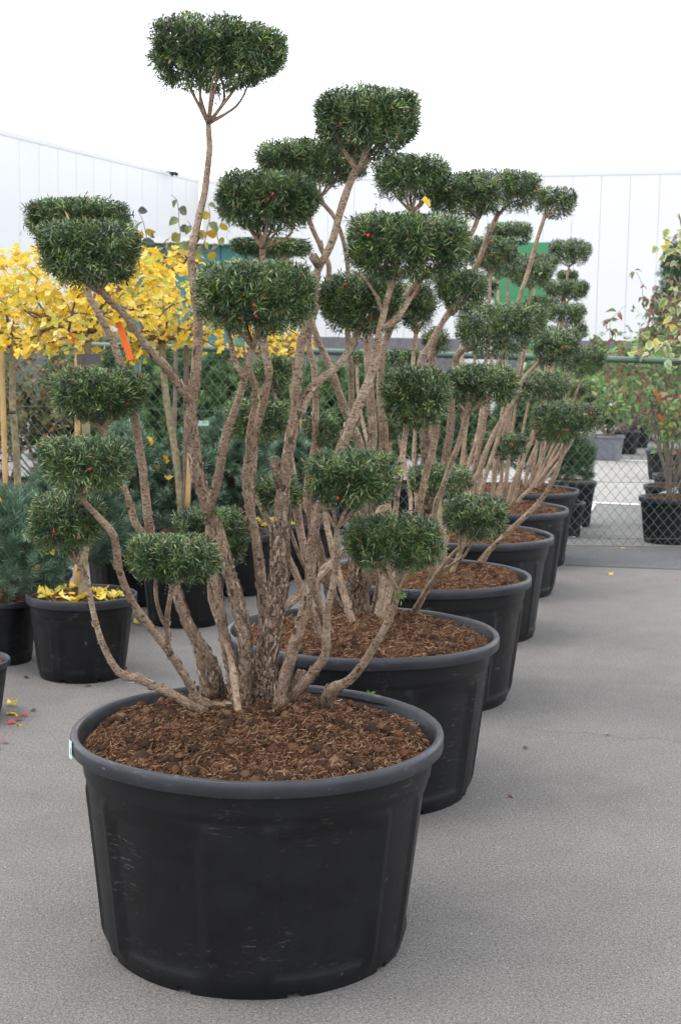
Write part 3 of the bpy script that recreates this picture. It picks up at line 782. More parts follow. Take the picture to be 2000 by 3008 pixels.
def build_tree(idx, label, pads, stems, lod, seed):
    bx, by = ROWX[idx], ROWY[idx]
    base = np.array([bx, by, POT_H - .03])
    t = thing('yew_tree', label, 'tree', base, 0, 'cloud-pruned yew trees in pots')
    g = np.random.default_rng(seed)
    made = {}
    for name, st in stems.items():
        pts, y0, y1, w, fl = st
        if isinstance(y0, str):                       # grows out of another stem: take the depth there
            src = made[y0][0]; scr = []
            for p in src.C:
                q = p - CAMP; z = q @ FW; scr.append(((1000 + FPX * (q @ RT) / z) / K, (1504 - FPX * (q @ UP) / z) / K))
            y0 = src.C[np.argmin(((np.array(scr) - np.array(pts[0])) ** 2).sum(1)), 1]
        if isinstance(y1, str):
            src = made[y1][0]; scr = []
            for p in src.C:
                q = p - CAMP; z = q @ FW; scr.append(((1000 + FPX * (q @ RT) / z) / K, (1504 - FPX * (q @ UP) / z) / K))
            y1 = src.C[np.argmin(((np.array(scr) - np.array(pts[-1])) ** 2).sum(1)), 1]
        s = Stem(pts, y0, y1, w)
        o = stem_obj(s, t, seed + len(made), 16 if lod == 0 else 10, .13, .5, fl, st[1] is None)
        made[name] = (s, o)
    for i, p in enumerate(pads):
        x0, x1, y0, y1, Y = p[:5]; sname = p[5] if len(p) > 5 else None; ber = p[6] if len(p) > 6 else []
        rx = (x1 - x0) / 2 / ppm(Y); rz = (y1 - y0) / 2 / ppm(Y); ry = rx * g.uniform(.86, .98)
        c = at((x0 + x1) / 2, (y0 + y1) / 2, Y)
        sd = seed * 31 + i
        k_ = [.008, .008, .010, .012][lod]
        px_, py_, pz_ = max(rx - k_, .04), max(ry - k_, .04), max(rz - k_ * 1.1 - .002, .03); c_ = c - np.array([0, 0, .013])
        if lod == 0: V, F, T = yew_pad(c_, px_, py_, pz_, sd, 1.0, .0250, .0037, 16)
        elif lod == 1: V, F, T = yew_pad(c_, px_, py_, pz_, sd, .72, .026, .0043, 14)
        elif lod == 2: V, F, T = yew_pad(c_, px_, py_, pz_, sd, .5, .027, .0052, 12)
        else: V, F, T = yew_pad(c_, px_, py_, pz_, sd, .42, .029, .0066, 10)
        pad = add('foliage_pad', np_mesh('foliage_pad', V, F, False, T), M['needle'], t, True)
        if sname and sname in made:
            s, so = made[sname]; root = s.C[-1]; r0 = s.R[-1]
        elif sname == '-':
            root = c - np.array([0, 0, rz * .8]); r0 = .008; so = None
        else:
            bp = base + np.array([np.clip(c[0] - bx, -1, 1) * .28, np.clip(c[1] - by, -1, 1) * .3, -.02]) + np.append(g.normal(0, .03, 2), 0)
            s = stem_from_points(auto_stem(bp, c, rz, g), g.uniform(.011, .019), .008, .04)
            so = stem_obj(s, t, sd, 10 if lod < 2 else 8, .17, .42, 0 if lod > 1 else 60); root = s.C[-1]; r0 = s.R[-1]
        fork_branches(root, c, rx, ry, rz, sd, so if so is not None else pad, max(r0, .007), 8 if lod == 0 else (6 if lod == 1 else 4), 7 if lod < 2 else 5)
        for (qx, qy) in ber:
            # berry sits on the camera-facing skin of the cushion
            d = unit(ray(qx, qy)); S = np.array([rx, ry, rz]); o_ = (CAMP - c) / S; dd_ = d / S
            A_ = dd_ @ dd_; B_ = 2 * o_ @ dd_; C0 = o_ @ o_ - .90 ** 2; disc = B_ * B_ - 4 * A_ * C0
            tt_ = (-B_ - math.sqrt(max(disc, 0))) / (2 * A_); p_ = CAMP + d * tt_
            b = add('berry', BERRY, None, pad); b.location = p_; sc = .88 * max(1, Y / 6.0); b.scale = (sc, sc, sc); b.rotation_euler = (g.normal(0, .4), g.normal(0, .4), 0)
    return t, made

# ------------------------------------------------------------------ foreground yew
S0 = {
 'A': ([(556, 1624), (561, 1567), (567, 1504), (561, 1454), (549, 1394), (531, 1329), (514, 1267), (500, 1215), (484, 1184), (468, 1130), (454, 1084), (446, 1021), (441, 959), (443, 921), (449, 884), (453, 840), (456, 792), (457, 732), (450, 692), (444, 642), (441, 602), (443, 566), (452, 532), (460, 492), (470, 450), (478, 392), (483, 340), (481, 300), (480, 272)], None, 3.95, [(0, 40), (.12, 34), (.28, 33), (.34, 30), (.45, 33), (.55, 27), (.68, 22), (.8, 18), (1, 13)], 750),
 'B': ([(604, 1618), (611, 1554), (621, 1492), (631, 1429), (641, 1354), (646, 1254), (650, 1184), (652, 1134), (661, 1059), (671, 1009), (679, 959), (684, 896), (686, 846), (691, 805), (708, 740), (722, 677), (731, 624), (750, 589), (768, 547), (782, 491), (799, 439), (813, 404), (824, 383)], None, 3.9, [(0, 52), (.15, 46), (.33, 46), (.38, 40), (.43, 29), (.62, 25), (.72, 21), (1, 17)], 950),
 'S1': ([(549, 1614), (541, 1567), (529, 1517), (514, 1454), (504, 1379), (492, 1310), (486, 1250), (483, 1200), (478, 1160)], None, 'A', [(0, 36), (.4, 25), (.85, 24), (1, 14)], 350),
 'D': ([(483, 1200), (486, 1159), (498, 1121), (508, 1071), (516, 1021), (526, 984), (543, 939), (558, 891), (564, 868), (572, 845), (580, 815), (584, 785)], 'A', 3.62, [(0, 25), (.5, 21), (1, 16)], 120),
 'D2': ([(564, 874), (548, 846), (535, 806), (526, 765), (520, 725)], 'D', 3.6, [(0, 15), (1, 11)], 0),
 'C': ([(598, 1600), (601, 1530), (606, 1479), (606, 1404), (601, 1329), (591, 1254), (578, 1184), (571, 1134), (568, 1096), (573, 1059), (586, 996), (601, 946), (613, 896), (620, 854), (613, 821), (606, 780), (603, 700), (604, 620), (605, 560)], None, 4.05, [(0, 34), (.2, 26), (.55, 23), (1, 15)], 520),
 'C2': ([(573, 1059), (574, 1000), (586, 935), (586, 890), (575, 850), (562, 810)], 'C', 3.9, [(0, 15), (1, 12)], 30),
 'F': ([(494, 1606), (488, 1542), (471, 1504), (448, 1465), (418, 1400), (395, 1330), (362, 1270), (345, 1215), (337, 1150), (328, 1070), (316, 990), (305, 930), (290, 870), (278, 835), (262, 790), (240, 745), (222, 710), (207, 685), (198, 600)], None, 3.95, [(0, 48), (.1, 34), (.2, 27), (.5, 22), (1, 15)], 420),
 'F2': ([(484, 1606), (474, 1560), (462, 1510), (440, 1450), (415, 1395)], None, 'F', [(0, 34), (.7, 22), (1, 12)], 160),
 'G': ([(362, 1270), (335, 1235), (312, 1205), (302, 1165), (280, 1108), (255, 1040), (235, 980)], 'F', 3.95, [(0, 20), (.4, 18), (1, 13)], 60),
 'E': ([(441, 925), (426, 904), (401, 871), (376, 839), (340, 800), (290, 728), (247, 687), (228, 660)], 'A', 3.66, [(0, 24), (.5, 20), (1, 15)], 60),
 'H': ([(535, 1628), (481, 1624), (451, 1604), (441, 1583), (396, 1511), (350, 1448), (305, 1385), (276, 1315), (262, 1234), (228, 1192), (195, 1155), (175, 1120)], None, 3.6, [(0, 22), (.2, 21), (.5, 19), (.8, 20), (1, 12)], 160),
 'K': ([(392, 1505), (386, 1480), (385, 1425), (393, 1372), (399, 1338)], 'H', 3.5, [(0, 17), (1, 12)], 30),
 'K2': ([(382, 1440), (374, 1425), (362, 1388), (359, 1345), (366, 1300)], 'K', 3.48, [(0, 11), (1, 9)], 0),
 'I': ([(468, 1642), (435, 1620), (400, 1600), (340, 1572), (318, 1562), (276, 1549), (240, 1490), (218, 1420), (203, 1350), (186, 1308), (176, 1285)], None, 3.75, [(0, 20), (.3, 21), (.36, 23), (.5, 17), (1, 12)], 160),
 'P': ([(644, 1650), (652, 1604), (657, 1560), (668, 1520), (684, 1467), (701, 1404), (716, 1342), (716, 1292), (722, 1230), (736, 1170), (768, 1090), (791, 1018), (806, 983), (826, 933), (846, 885), (859, 848), (871, 777), (882, 729), (888, 699), (902, 656), (912, 625)], None, 3.66, [(0, 40), (.12, 29), (.4, 27), (.7, 25), (1, 14)], 420),
 'P2': ([(876, 755), (895, 748), (921, 723), (951, 675), (968, 645)], 'P', 3.68, [(0, 18), (1, 12)], 20),
 'P3': ([(880, 722), (872, 696), (858, 668), (832, 632)], 'P', 3.6, [(0, 10), (1, 7)], 0),
 'M': ([(650, 1640), (671, 1604), (701, 1572), (731, 1537), (750, 1504), (751, 1454), (754, 1404), (766, 1354), (774, 1292), (776, 1254), (775, 1205)], None, 3.62, [(0, 32), (.2, 26), (.5, 20), (1, 13)], 200),
 'N': ([(745, 1634), (764, 1589), (794, 1574), (818, 1553), (851, 1506), (889, 1440), (911, 1385), (916, 1345)], None, 3.76, [(0, 30), (.14, 34), (.25, 24), (1, 15)], 150),
 'O': ([(650, 1404), (664, 1389), (694, 1367), (729, 1332), (785, 1277), (848, 1212), (890, 1153), (917, 1108), (926, 1061), (931, 1018), (939, 970)], 'B', 4.35, [(0, 24), (.2, 20), (.7, 18), (1, 11)], 60),
 'Q': ([(690, 958), (697, 942), (711, 905), (731, 880), (761, 858), (790, 828), (819, 777), (831, 740)], 'B', 4.08, [(0, 22), (1, 15)], 40),
}
PADS0 = [
 (340, 660, 34, 203, 3.95, 'A'), (718, 974, 187, 358, 3.9, 'B', [(785, 286)]), (492, 744, 379, 532, 4.05, 'C', [(628, 447), (617, 459)]),
 (443, 737, 581, 772, 3.6, 'D', [(584, 703), (590, 728)]), (78, 330, 489, 660, 3.66, 'E', [(211, 633)]), (57, 312, 441, 560, 4.12, 'F'),
 (113, 347, 831, 972, 3.95, 'G', [(293, 930)]), (85, 309, 984, 1140, 3.6, 'H', [(208, 1081)]), (58, 247, 1119, 1272, 3.75, 'I', [(183, 1239), (126, 1226)]),
 (283, 514, 1208, 1340, 3.5, 'K'), (398, 577, 1152, 1312, 4.3, ''), (695, 928, 1016, 1172, 3.6, 'M', [(722, 1106), (778, 1147)]),
 (783, 1034, 1163, 1315, 3.76, 'N'), (878, 1042, 830, 988, 4.35, 'O'), (788, 1087, 473, 645, 3.66, 'P', [(848, 543)]), (725, 937, 613, 770, 4.1, 'Q', [(795, 657), (854, 733)]),
]
T0, made0 = build_tree(0, 'cloud-pruned yew with tall bare stems growing in the foreground pot', PADS0, S0, 0, 11)
# sawn-off stubs
def stub(parent, p, q, Y, w):
    a, b = at(p[0], p[1], Y), at(q[0], q[1], Y); r = w / 2 / ppm(Y)
    C_ = np.array([a, a + (b - a) * .5, b]); V, F = sweep(C_, [r * 1.1, r * 1.05, r], 12, .1, 25, 3)
    o = add('cut_stub', np_mesh('cut_stub', V, F, True, None, np.full(len(V), .7)), M['bark'], parent)
    T, N, B = frames(C_); th = np.linspace(0, 6.283, 12, endpoint=False)
    Vc = [b + (T[-1] * .35 * r) + (N[-1] * math.cos(t) + B[-1] * math.sin(t)) * r * .93 for t in th]
    return o, Vc
for (p, q, Y, w, sn) in [((645, 1120), (632, 1056), 3.88, 22, 'B'), ((735, 612), (719, 588), 3.87, 21, 'B'), ((566, 1210), (590, 1145), 3.96, 12, 'C'), ((676, 1575), (690, 1545), 3.6, 13, 'M'), ((680, 1580), (700, 1546), 3.62, 11, 'M'), ((284, 845), (274, 838), 3.86, 12, 'F'), ((690, 838), (678, 828), 3.84, 12, 'B'), ((712, 1292), (703, 1288), 3.62, 12, 'P')]:
    par = made0[sn][1]
    s = made0[sn][0]; scr = []
    for pp in s.C:
        qv = pp - CAMP; z = qv @ FW; scr.append(((1000 + FPX * (qv @ RT) / z) / K, (1504 - FPX * (qv @ UP) / z) / K))
    Yd = s.C[np.argmin(((np.array(scr) - np.array(p)) ** 2).sum(1)), 1]
    o, Vc = stub(par, p, q, Yd - .008, w)
    m = len(Vc); cf = py_mesh('cut_face', Vc, [list(range(m))]); cfo = add('cut_face', cf, M['cutwood'], par)

# fresh sprigs on bare wood
for (px, py, sn, r_) in [(922, 1372, 'N', .016), (724, 1118, 'P', .012), (497, 1180, 'D', .010)]:
    s_ = made0[sn][0]; scr = []
    for pp in s_.C:
        qv = pp - CAMP; z = qv @ FW; scr.append(((1000 + FPX * (qv @ RT) / z) / K, (1504 - FPX * (qv @ UP) / z) / K))
    Yd = s_.C[np.argmin(((np.array(scr) - np.array((px, py))) ** 2).sum(1)), 1]
    g_ = np.random.default_rng(px); n_ = 70; A_ = unit(g_.normal(0, 1, (n_, 3)) + np.array([0, -.3, .6]))
    V_, F_, T_ = needles(np.tile(at(px, py, Yd - .012), (n_, 1)) + g_.normal(0, r_ * .5, (n_, 3)), A_, np.full(n_, .016), np.full(n_, .003), np.array([.13, .22, .05]) * g_.uniform(.6, 1.3, (n_, 1)), g_)
    add('sprig', np_mesh('sprig', V_, F_, False, T_), M['needle'], made0[sn][1])

# ------------------------------------------------------------------ the yews behind
W1 = [(0, 26), (1, 15)]
S1 = {
 'trunk': ([(817, 1424), (818, 1350), (822, 1286), (832, 1180), (846, 1080), (858, 1010), (852, 900), (846, 810), (850, 740), (905, 620), (948, 480)], None, 5.4, [(0, 46), (.15, 40), (.4, 24), (1, 13)], 260),
 't2': ([(826, 1422), (850, 1270), (872, 1100), (884, 1020), (876, 900), (886, 790), (950, 660), (1040, 590), (1085, 538), (1103, 494)], None, 5.5, [(0, 30), (.3, 26), (1, 11)], 120),
 'left': ([(780, 1408), (764, 1370), (747, 1317), (722, 1212), (708, 1160), (712, 1090), (724, 1028), (727, 940), (724, 850), (711, 790), (725, 720), (758, 628), (740, 572), (712, 502), (720, 440)], None, 5.0, [(0, 26), (.4, 18), (1, 11)], 160),
 'cross': ([(840, 1420), (842, 1250), (835, 1100), (826, 1015), (798, 954), (762, 849), (735, 790), (722, 755), (700, 700), (640, 600)], None, 4.95, [(0, 22), (.5, 22), (1, 11)], 120),
 'R': ([(810, 960), (808, 860), (800, 760), (802, 640), (792, 560), (770, 500), (745, 470), (738, 445)], 'trunk', 5.0, [(0, 15), (1, 10)], 0),
 'Y8': ([(946, 1424), (985, 1350), (1000, 1290), (1002, 1174), (1015, 1135), (1035, 1076), (1054, 1028), (1070, 972), (1078, 945)], None, 5.1, [(0, 16), (.4, 16), (1, 13)], 60),
 'Z1': ([(872, 1420), (920, 1300), (960, 1180), (970, 1141), (983, 1083), (996, 1037), (1005, 985), (1000, 930), (965, 850), (985, 800), (1019, 742), (1040, 715)], None, 5.4, [(0, 20), (.35, 19), (1, 13)], 80),
 'Z8': ([(944, 1424), (972, 1375), (1000, 1330), (1030, 1290), (1055, 1262)], None, 5.0, [(0, 15), (1, 9)], 40),
 'Z8b': ([(1000, 1330), (1040, 1300), (1068, 1280), (1090, 1240)], 'Z8', 4.98, [(0, 10), (1, 6)], 0),
 'thin': ([(855, 1424), (870, 1330), (850, 1280), (838, 1250)], None, 5.2, [(0, 12), (1, 7)], 20),
 'dark': ([(738, 1424), (733, 1380), (728, 1331), (700, 1275), (677, 1170), (665, 1120)], None, 5.0, [(0, 16), (1, 9)], 30),
 'dark2': ([(730, 1345), (700, 1303), (670, 1226), (655, 1180)], 'dark', 4.95, [(0, 11), (1, 8)], 0),
}
PADS1 = [
 (590, 852, 311, 425, 5.0, 'R'), (856, 1039, 343, 462, 5.4, 'trunk'), (977, 1153, 390, 500, 5.5, 't2'), (526, 722, 533, 590, 4.95, 'cross'),
 (1023, 1199, 825, 935, 5.1, 'Y8'), (996, 1126, 607, 715, 5.4, 'Z1'), (914, 1003, 632, 768, 5.6, ''), (584, 678, 804, 905, 4.95, ''),
 (514, 670, 902, 1018, 4.9, ''), (581, 702, 1078, 1184, 4.9, 'dark'), (693, 786, 943, 1024, 5.5, ''), (1010, 1176, 1123, 1242, 5.0, 'Z8'), (472, 560, 730, 806, 4.6, '-'),
 (840, 960, 905, 1010, 5.8, ''),
]
PADS1 = [p for p in PADS1 if p[:2] != (472, 560)]
build_tree(1, 'cloud-pruned yew in the second pot, its tall stems crossing behind the foreground tree', PADS1, S1, 1, 23)
S2 = {
 'trunk': ([(982, 1300), (985, 1200), (980, 1050), (975, 960), (985, 850), (1010, 760), (1050, 690), (1096, 613), (1125, 540), (1149, 487)], None, 6.6, [(0, 40), (.35, 26), (.6, 14), (1, 12)], 120),
 'Y6': ([(1100, 1314), (1118, 1278), (1142, 1252), (1194, 1203), (1243, 1154), (1271, 1109), (1292, 1053), (1306, 1000), (1308, 985)], None, 6.7, [(0, 20), (.12, 15), (.6, 12), (1, 10)], 60),
 'mid': ([(1000, 1300), (1003, 1180), (1035, 1000), (1040, 900), (1052, 820), (1075, 800)], None, 6.9, [(0, 26), (1, 16)], 80),
}
PADS2 = [
 (1058, 1249, 380, 490, 6.5, 'trunk', [(1233, 431)]), (1063, 1196, 534, 622, 6.9, '', [(1132, 556), (1127, 588)]), (1042, 1232, 686, 825, 6.4, 'mid', []), (1150, 1266, 688, 775, 6.8, ''),
 (1217, 1387, 911, 1024, 6.7, 'Y6', [(1342, 948), (1360, 952), (1371, 969), (1303, 991), (1240, 987)]), (930, 1092, 1054, 1148, 6.3, '', [(1076, 1107)]), (968, 1040, 742, 815, 7.1, ''), (880, 972, 793, 850, 7.0, ''), (803, 840, 793, 838, 7.0, ''),
 (905, 1010, 650, 740, 7.2, ''), (1070, 1150, 620, 690, 7.2, ''),
]
build_tree(2, 'cloud-pruned yew in the third pot with a low stem leaning right over its rim', PADS2, S2, 2, 37)
S3 = {
 'V': ([(1075, 1235), (1090, 1100), (1120, 940), (1150, 830), (1194, 690), (1215, 627), (1236, 553), (1255, 494)], None, 8.1, [(0, 18), (.6, 11), (1, 10)], 0),
 'Y2': ([(1080, 1240), (1087, 1122), (1103, 1086), (1122, 1031), (1145, 985), (1174, 940), (1200, 881), (1233, 842), (1262, 825)], None, 8.2, [(0, 16), (1, 10)], 0),
}
PADS3 = [(1230, 1330, 421, 502, 8.1, 'V', [(1326, 455)]), (1217, 1341, 740, 845, 8.1, 'Y2', [(1293, 801)]), (1085, 1222, 983, 1058, 8.5, '', [(1178, 1024)]), (1100, 1200, 560, 640, 8.8, ''), (1036, 1112, 386, 470, 8.6, ''), (1130, 1235, 850, 930, 8.4, ''), (1020, 1110, 880, 960, 8.6, '')]
build_tree(3, 'cloud-pruned yew in the fourth pot with one slender cushion raised on a leaning stem', PADS3, S3, 3, 41)
PADS4 = [(1115, 1231, 502, 566, 9.9, ''), (1166, 1277, 590, 664, 9.4, ''), (1182, 1289, 576, 640, 10.3, ''), (1188, 1313, 847, 930, 9.8, ''), (1257, 1354, 688, 750, 10.0, ''), (1203, 1294, 672, 735, 10.2, ''), (1215, 1320, 950, 1020, 10.1, ''), (1120, 1210, 700, 770, 10.2, '')]
build_tree(4, 'cloud-pruned yew in the fifth pot, stacked cushions before the green door', PADS4, {}, 3, 53)
PADS5 = [(1259, 1364, 544, 612, 11.4, ''), (1276, 1333, 614, 650, 11.8, ''), (1248, 1359, 637, 694, 11.2, ''), (1282, 1397, 786, 868, 11.1, ''), (1312, 1355, 733, 785, 11.6, ''), (1305, 1355, 873, 920, 11.5, ''), (1340, 1374, 903, 925, 11.6, ''), (1230, 1290, 760, 830, 11.7, ''), (1255, 1310, 880, 950, 11.7, '')]
build_tree(5, 'cloud-pruned yew at the far end of the row beside the fence', PADS5, {}, 3, 61)

# ------------------------------------------------------------------ leaves, shrubs, conifers
def fan_leaf(name, col, curl, seed):
    """ginkgo leaf: stalk and notched fan"""
    g = np.random.default_rng(seed); V = [(0, 0, 0)]; n = 9
    for k in range(n):
        a = math.radians(-62 + 124 * k / (n - 1)); r = .047 * (1 + .07 * math.sin(k * 2.3 + seed)) * (.74 if k == n // 2 else 1)
        z = curl * (math.sin(a) ** 2) * .03 + .004 * math.sin(k * 3.1 + seed)
        V.append((r * math.sin(a), r * math.cos(a), z))
    F = [(0, k, k + 1) for k in range(1, n)]
    T = np.tile(np.array(col), (n + 1, 1)); T[1:] *= (1.0 + .12 * g.normal(0, 1, (n, 1)))
    T[0] *= .85
    m = len(V); V += [(-.0012, -.05, -.012), (.0012, -.05, -.012), (.001, 0, 0), (-.001, 0, 0)]; F.append((m, m + 1, m + 2)); F.append((m, m + 2, m + 3))
    T = np.concatenate([T, np.tile(np.array([.45, .36, .06]), (4, 1))])
    return py_mesh(name, V, F, False, np.clip(T, 0, 1))
def oval_leaf(name, L, W, col, edge=None, fold=.25, droop=.2):
    V = [(0, 0, 0), (0, L * .35, -.0), (0, L * .7, -droop * L * .35), (0, L, -droop * L),
         (-W * .42, L * .22, fold * W * .4), (-W * .5, L * .5, fold * W * .5), (-W * .28, L * .8, fold * W * .3 - droop * L * .5),
         (W * .42, L * .22, fold * W * .4), (W * .5, L * .5, fold * W * .5), (W * .28, L * .8, fold * W * .3 - droop * L * .5)]
    F = [(0, 1, 4), (4, 1, 5), (1, 2, 5), (5, 2, 6), (6, 2, 3), (0, 7, 1), (7, 8, 1), (1, 8, 2), (8, 9, 2), (9, 3, 2)]
    T = np.tile(np.array(col), (10, 1))
    if edge is not None: T[4:] = edge; T[3] = edge
    return py_mesh(name, V, F, False, T)
def mesh_np(me):
    V = np.empty(len(me.vertices) * 3, np.float32); me.vertices.foreach_get('co', V); V = V.reshape(-1, 3)
    F = np.array([list(p.vertices) for p in me.polygons])
    T = np.empty(len(V) * 4, np.float32); me.attributes['tint'].data.foreach_get('color', T)
    return V, F, T.reshape(-1, 4)[:, :3]
def rot_from(y, z):
    """3x3 with local y along y, local z near z"""
    y = y / (np.linalg.norm(y) + 1e-9); x = np.cross(y, z); x /= np.linalg.norm(x) + 1e-9; z = np.cross(x, y)
    return np.stack([x, y, z], 1)
def leaves(parent, items, meshes, mat, nobj=300, name='leaf'):
    """items: list of (pos, R3x3, scale, variant); nearest ones become leaf objects, the rest one joined part"""
    items = sorted(items, key=lambda it: np.linalg.norm(it[0] - CAMP))
    inv = WINV.get(parent.name, Matrix.Identity(4))
    for me in meshes:
        if not me.materials: me.materials.append(mat)
    for pos, R, s, v in items[:nobj]:
        o = bpy.data.objects.new(name, meshes[v]); COL.objects.link(o); o.parent = parent; o.matrix_parent_inverse = inv
        mm = Matrix([list(R[i] * s) + [pos[i]] for i in range(3)] + [[0, 0, 0, 1]]); o.matrix_basis = mm
    rest = items[nobj:]
    if rest:
        cache = [mesh_np(m) for m in meshes]; parts = []
        for pos, R, s, v in rest:
            V, F, T = cache[v]; parts.append((V @ (R * s).T + pos, F, T))
        V, F, T = cat(parts); add('foliage', np_mesh('foliage', V, F, False, T), mat, parent, True, kind='stuff')
def grow(root, d, length, r, g, depth, out, tips, wig=.25, kids=3, gravity=0.0, spread=.7):
    n = 5; P = [np.array(root, float)]; v = unit(np.array(d, float))
    for k in range(n):
        v = unit(v + g.normal(0, wig, 3) * .5 + np.array([0, 0, gravity])); P.append(P[-1] + v * length / n)
    out.append((np.array(P), r, r * .5))
    for k in range(1, n + 1): tips.append((P[k], unit(P[k] - P[k - 1]), depth))
    if depth > 0:
        for k in range(kids):
            i = g.integers(2, n + 1); dv = unit(v + g.normal(0, spread, 3)); grow(P[i], dv, length * g.uniform(.5, .8), r * .55, g, depth - 1, out, tips, wig, kids, gravity, spread)
def twigs(parent, out, mat, name='branch', thick=None):
    """each main limb is its own part; fine twigs are joined"""
    fine = []
    for i, (P, r0, r1) in enumerate(out):
        C_, t = catmull(P, .05); V, F = sweep(C_, r0 + (r1 - r0) * t, 6, .12, 30, i)
        if thick is not None and r0 >= thick: add(name, np_mesh(name, V, F), mat, parent, True)
        else: fine.append((V, F))
    if fine:
        V, F = cat(fine); add('twigs', np_mesh('twigs', V, F), mat, parent, True, kind='stuff')

# medium and small pots for the rest of the nursery
pot_m = pot_meshes(.58, .44, .45, .05, 8, 120, 5, 7, 'medium_pot', .7)
soil_m = soil_meshes(.58 / 2 - .03, .44 - .035, .02, 31, 30, 70, 900, 120, .035)
pot_s = pot_meshes(.40, .34, .31, .035, 8, 96, 6, 6, 'small_pot', .7)
soil_s = soil_meshes(.40 / 2 - .022, .34 - .03, .012, 32, 20, 50, 400, 60, .03)
def pot_at(px, pybase, kind, label, Y=None, group='smaller nursery pots', rz=None, mats=('pot', 'rim'), scale=1.0):
    """pot whose front foot touches the ground at the pixel"""
    rb = (.225 if kind == 'm' else .155) * scale
    p = onz(px, pybase); Yc = p[1] + rb * .95 if Y is None else Y
    x = at(px, pybase, Yc)[0]
    t = place_pot('plant_pot', label, (x, Yc, 0), random.random() * 6 if rz is None else rz, pot_m if kind == 'm' else pot_s, soil_m if kind == 'm' else soil_s, group, mats)
    t.scale = (scale,) * 3
    return np.array([x, Yc, (.42 if kind == 'm' else .32) * scale])

GCOL = [(.66, .44, .03), (.74, .52, .05), (.78, .58, .10), (.58, .38, .03), (.68, .56, .12), (.50, .50, .09), (.80, .66, .24)]
GLEAF = [fan_leaf('leaf', c, [.5, -.7, 1.1, -1.3, 1.6, .3, -.5][i], i) for i, c in enumerate(GCOL)]
def ginkgo(label, base, fork, rx, rz, nleaf, seed, lean=0.0, nobj=300, hang=.5, green=.1):
    g = np.random.default_rng(seed)
    t = thing('ginkgo_tree', label, 'tree', base, 0, 'yellow ginkgo trees on bare trunks')
    C_, tt = catmull([base - np.array([0, 0, .03]), base + (fork - base) * .4 + np.array([.012, 0, 0]), base + (fork - base) * .75 - np.array([.01, 0, 0]), fork], .03)
    V, F = sweep(C_, .023 - .003 * tt, 12, .14, 26, seed); add('trunk', np_mesh('trunk', V, F), M['gbark'], t, True)
    out, tips = [], []
    for k in range(9):
        a = k * 6.283 / 9 + g.normal(0, .2)
        d = np.array([math.cos(a), math.sin(a), g.uniform(.15, .55)])
        grow(fork - np.array([0, 0, g.uniform(0, .05)]), d, rx * g.uniform(.6, .95), .013, g, 2, out, tips, .4, 2, -.01, .6)
    twigs(t, out, M['twig'], 'branch', .009)
    items = []
    tp = [x for x in tips]
    cen = fork + np.array([0, 0, rz * .45])
    for i in range(nleaf):
        if g.random() < .55:
            p, d, dep = tp[g.integers(0, len(tp))]; p = p + g.normal(0, .03, 3)
        else:
            u = unit(g.normal(0, 1, 3)); u[2] = abs(u[2]) * 1.0 - .25 * g.random(); p = cen + u * np.array([rx, rx, rz]) * g.uniform(.75, 1.02)
        if p[2] < fork[2] - rz * hang: p[2] = fork[2] - rz * hang * g.random()
        out_ = unit(p - fork + np.array([0, 0, -.05]))
        y = unit(out_ * .5 + np.array([0, 0, -.65]) + g.normal(0, .55, 3)); z = unit(out_ + np.array([0, -.5, .6]) + g.normal(0, .6, 3))
        items.append((p, rot_from(y, z), g.uniform(.5, .9), int(g.choice(7, p=[.2, .2, .18, .14, .12, green, .16 - green])) if green < .16 else 0))
    leaves(t, items, GLEAF, M['gleaf'], nobj)
    return t
def stake(label, px, y0, y1, Y, w, mat='bamboo', name='bamboo_stake', zmin=.3, group='bamboo stakes'):
    a, b = at(px[0], y0, Y), at(px[1], y1, Y); b[2] = max(b[2], zmin)
    n = 14; C_ = np.array([a + (b - a) * k / (n - 1) for k in range(n)]); r = w / 2 / ppm(Y)
    R = r * (1 + np.where(np.arange(n) % 4 == 1, .10, 0))
    V, F = sweep(C_, R, 10); o = add(name, np_mesh(name, V, F), M[mat]); tag(o, label, 'stake', group); return o

b1_ = pot_at(190, 1575, 'm', 'black pot holding the staked ginkgo, its soil covered with yellow leaves', rz=.4)
f1 = at(206, 752, b1_[1] - .02)
ginkgo('yellow ginkgo standing in the leaf-strewn black pot at left', b1_, f1, .45, .38, 950, 101, hang=.35)
stake('bamboo stake beside the ginkgo trunk in the leaf-strewn pot', (180, 178), 815, 1345, b1_[1] - .06, 13, zmin=.4)
b0_ = np.array([at(38, 1140, 8.3)[0], 8.3, .42])
place_pot('plant_pot', 'black pot half hidden behind the dark blue pine at the left edge', (b0_[0], 8.3, 0), 1.0, pot_m, soil_m, 'smaller nursery pots')
ginkgo('yellow ginkgo at the left edge of the picture behind the blue pine', b0_, at(32, 790, 8.3), .52, .42, 1050, 102, hang=.55, green=.12)
stake('bamboo stake at the left edge, tied to the leftmost ginkgo trunk', (4, 16), 800, 1190, 8.2, 12, zmin=.4)
b2_ = pot_at(425, 1448, 'm', 'black pot behind the left stems of the foreground yew')
ginkgo('yellow ginkgo behind the foreground yew, right of the orange tag', b2_, at(372, 775, b2_[1]), .36, .40, 850, 103, hang=.4)
stake('bamboo stake behind the tallest foreground yew stem', (449, 432), 800, 1170, b2_[1] - .07, 12, zmin=.4)
stake('dark wooden stake next to the bamboo behind the foreground yew', (430, 427), 795, 1180, b2_[1] - .03, 12, 'greytwig', 'wooden_stake', .4, None)
b3_ = pot_at(605, 1347, 'm', 'black pot with yellow leaves seen between the foreground yew stems')
ginkgo('yellow ginkgo glimpsed between the foreground yew stems', b3_, at(597, 800, b3_[1]), .22, .15, 120, 104, hang=.4, nobj=200)
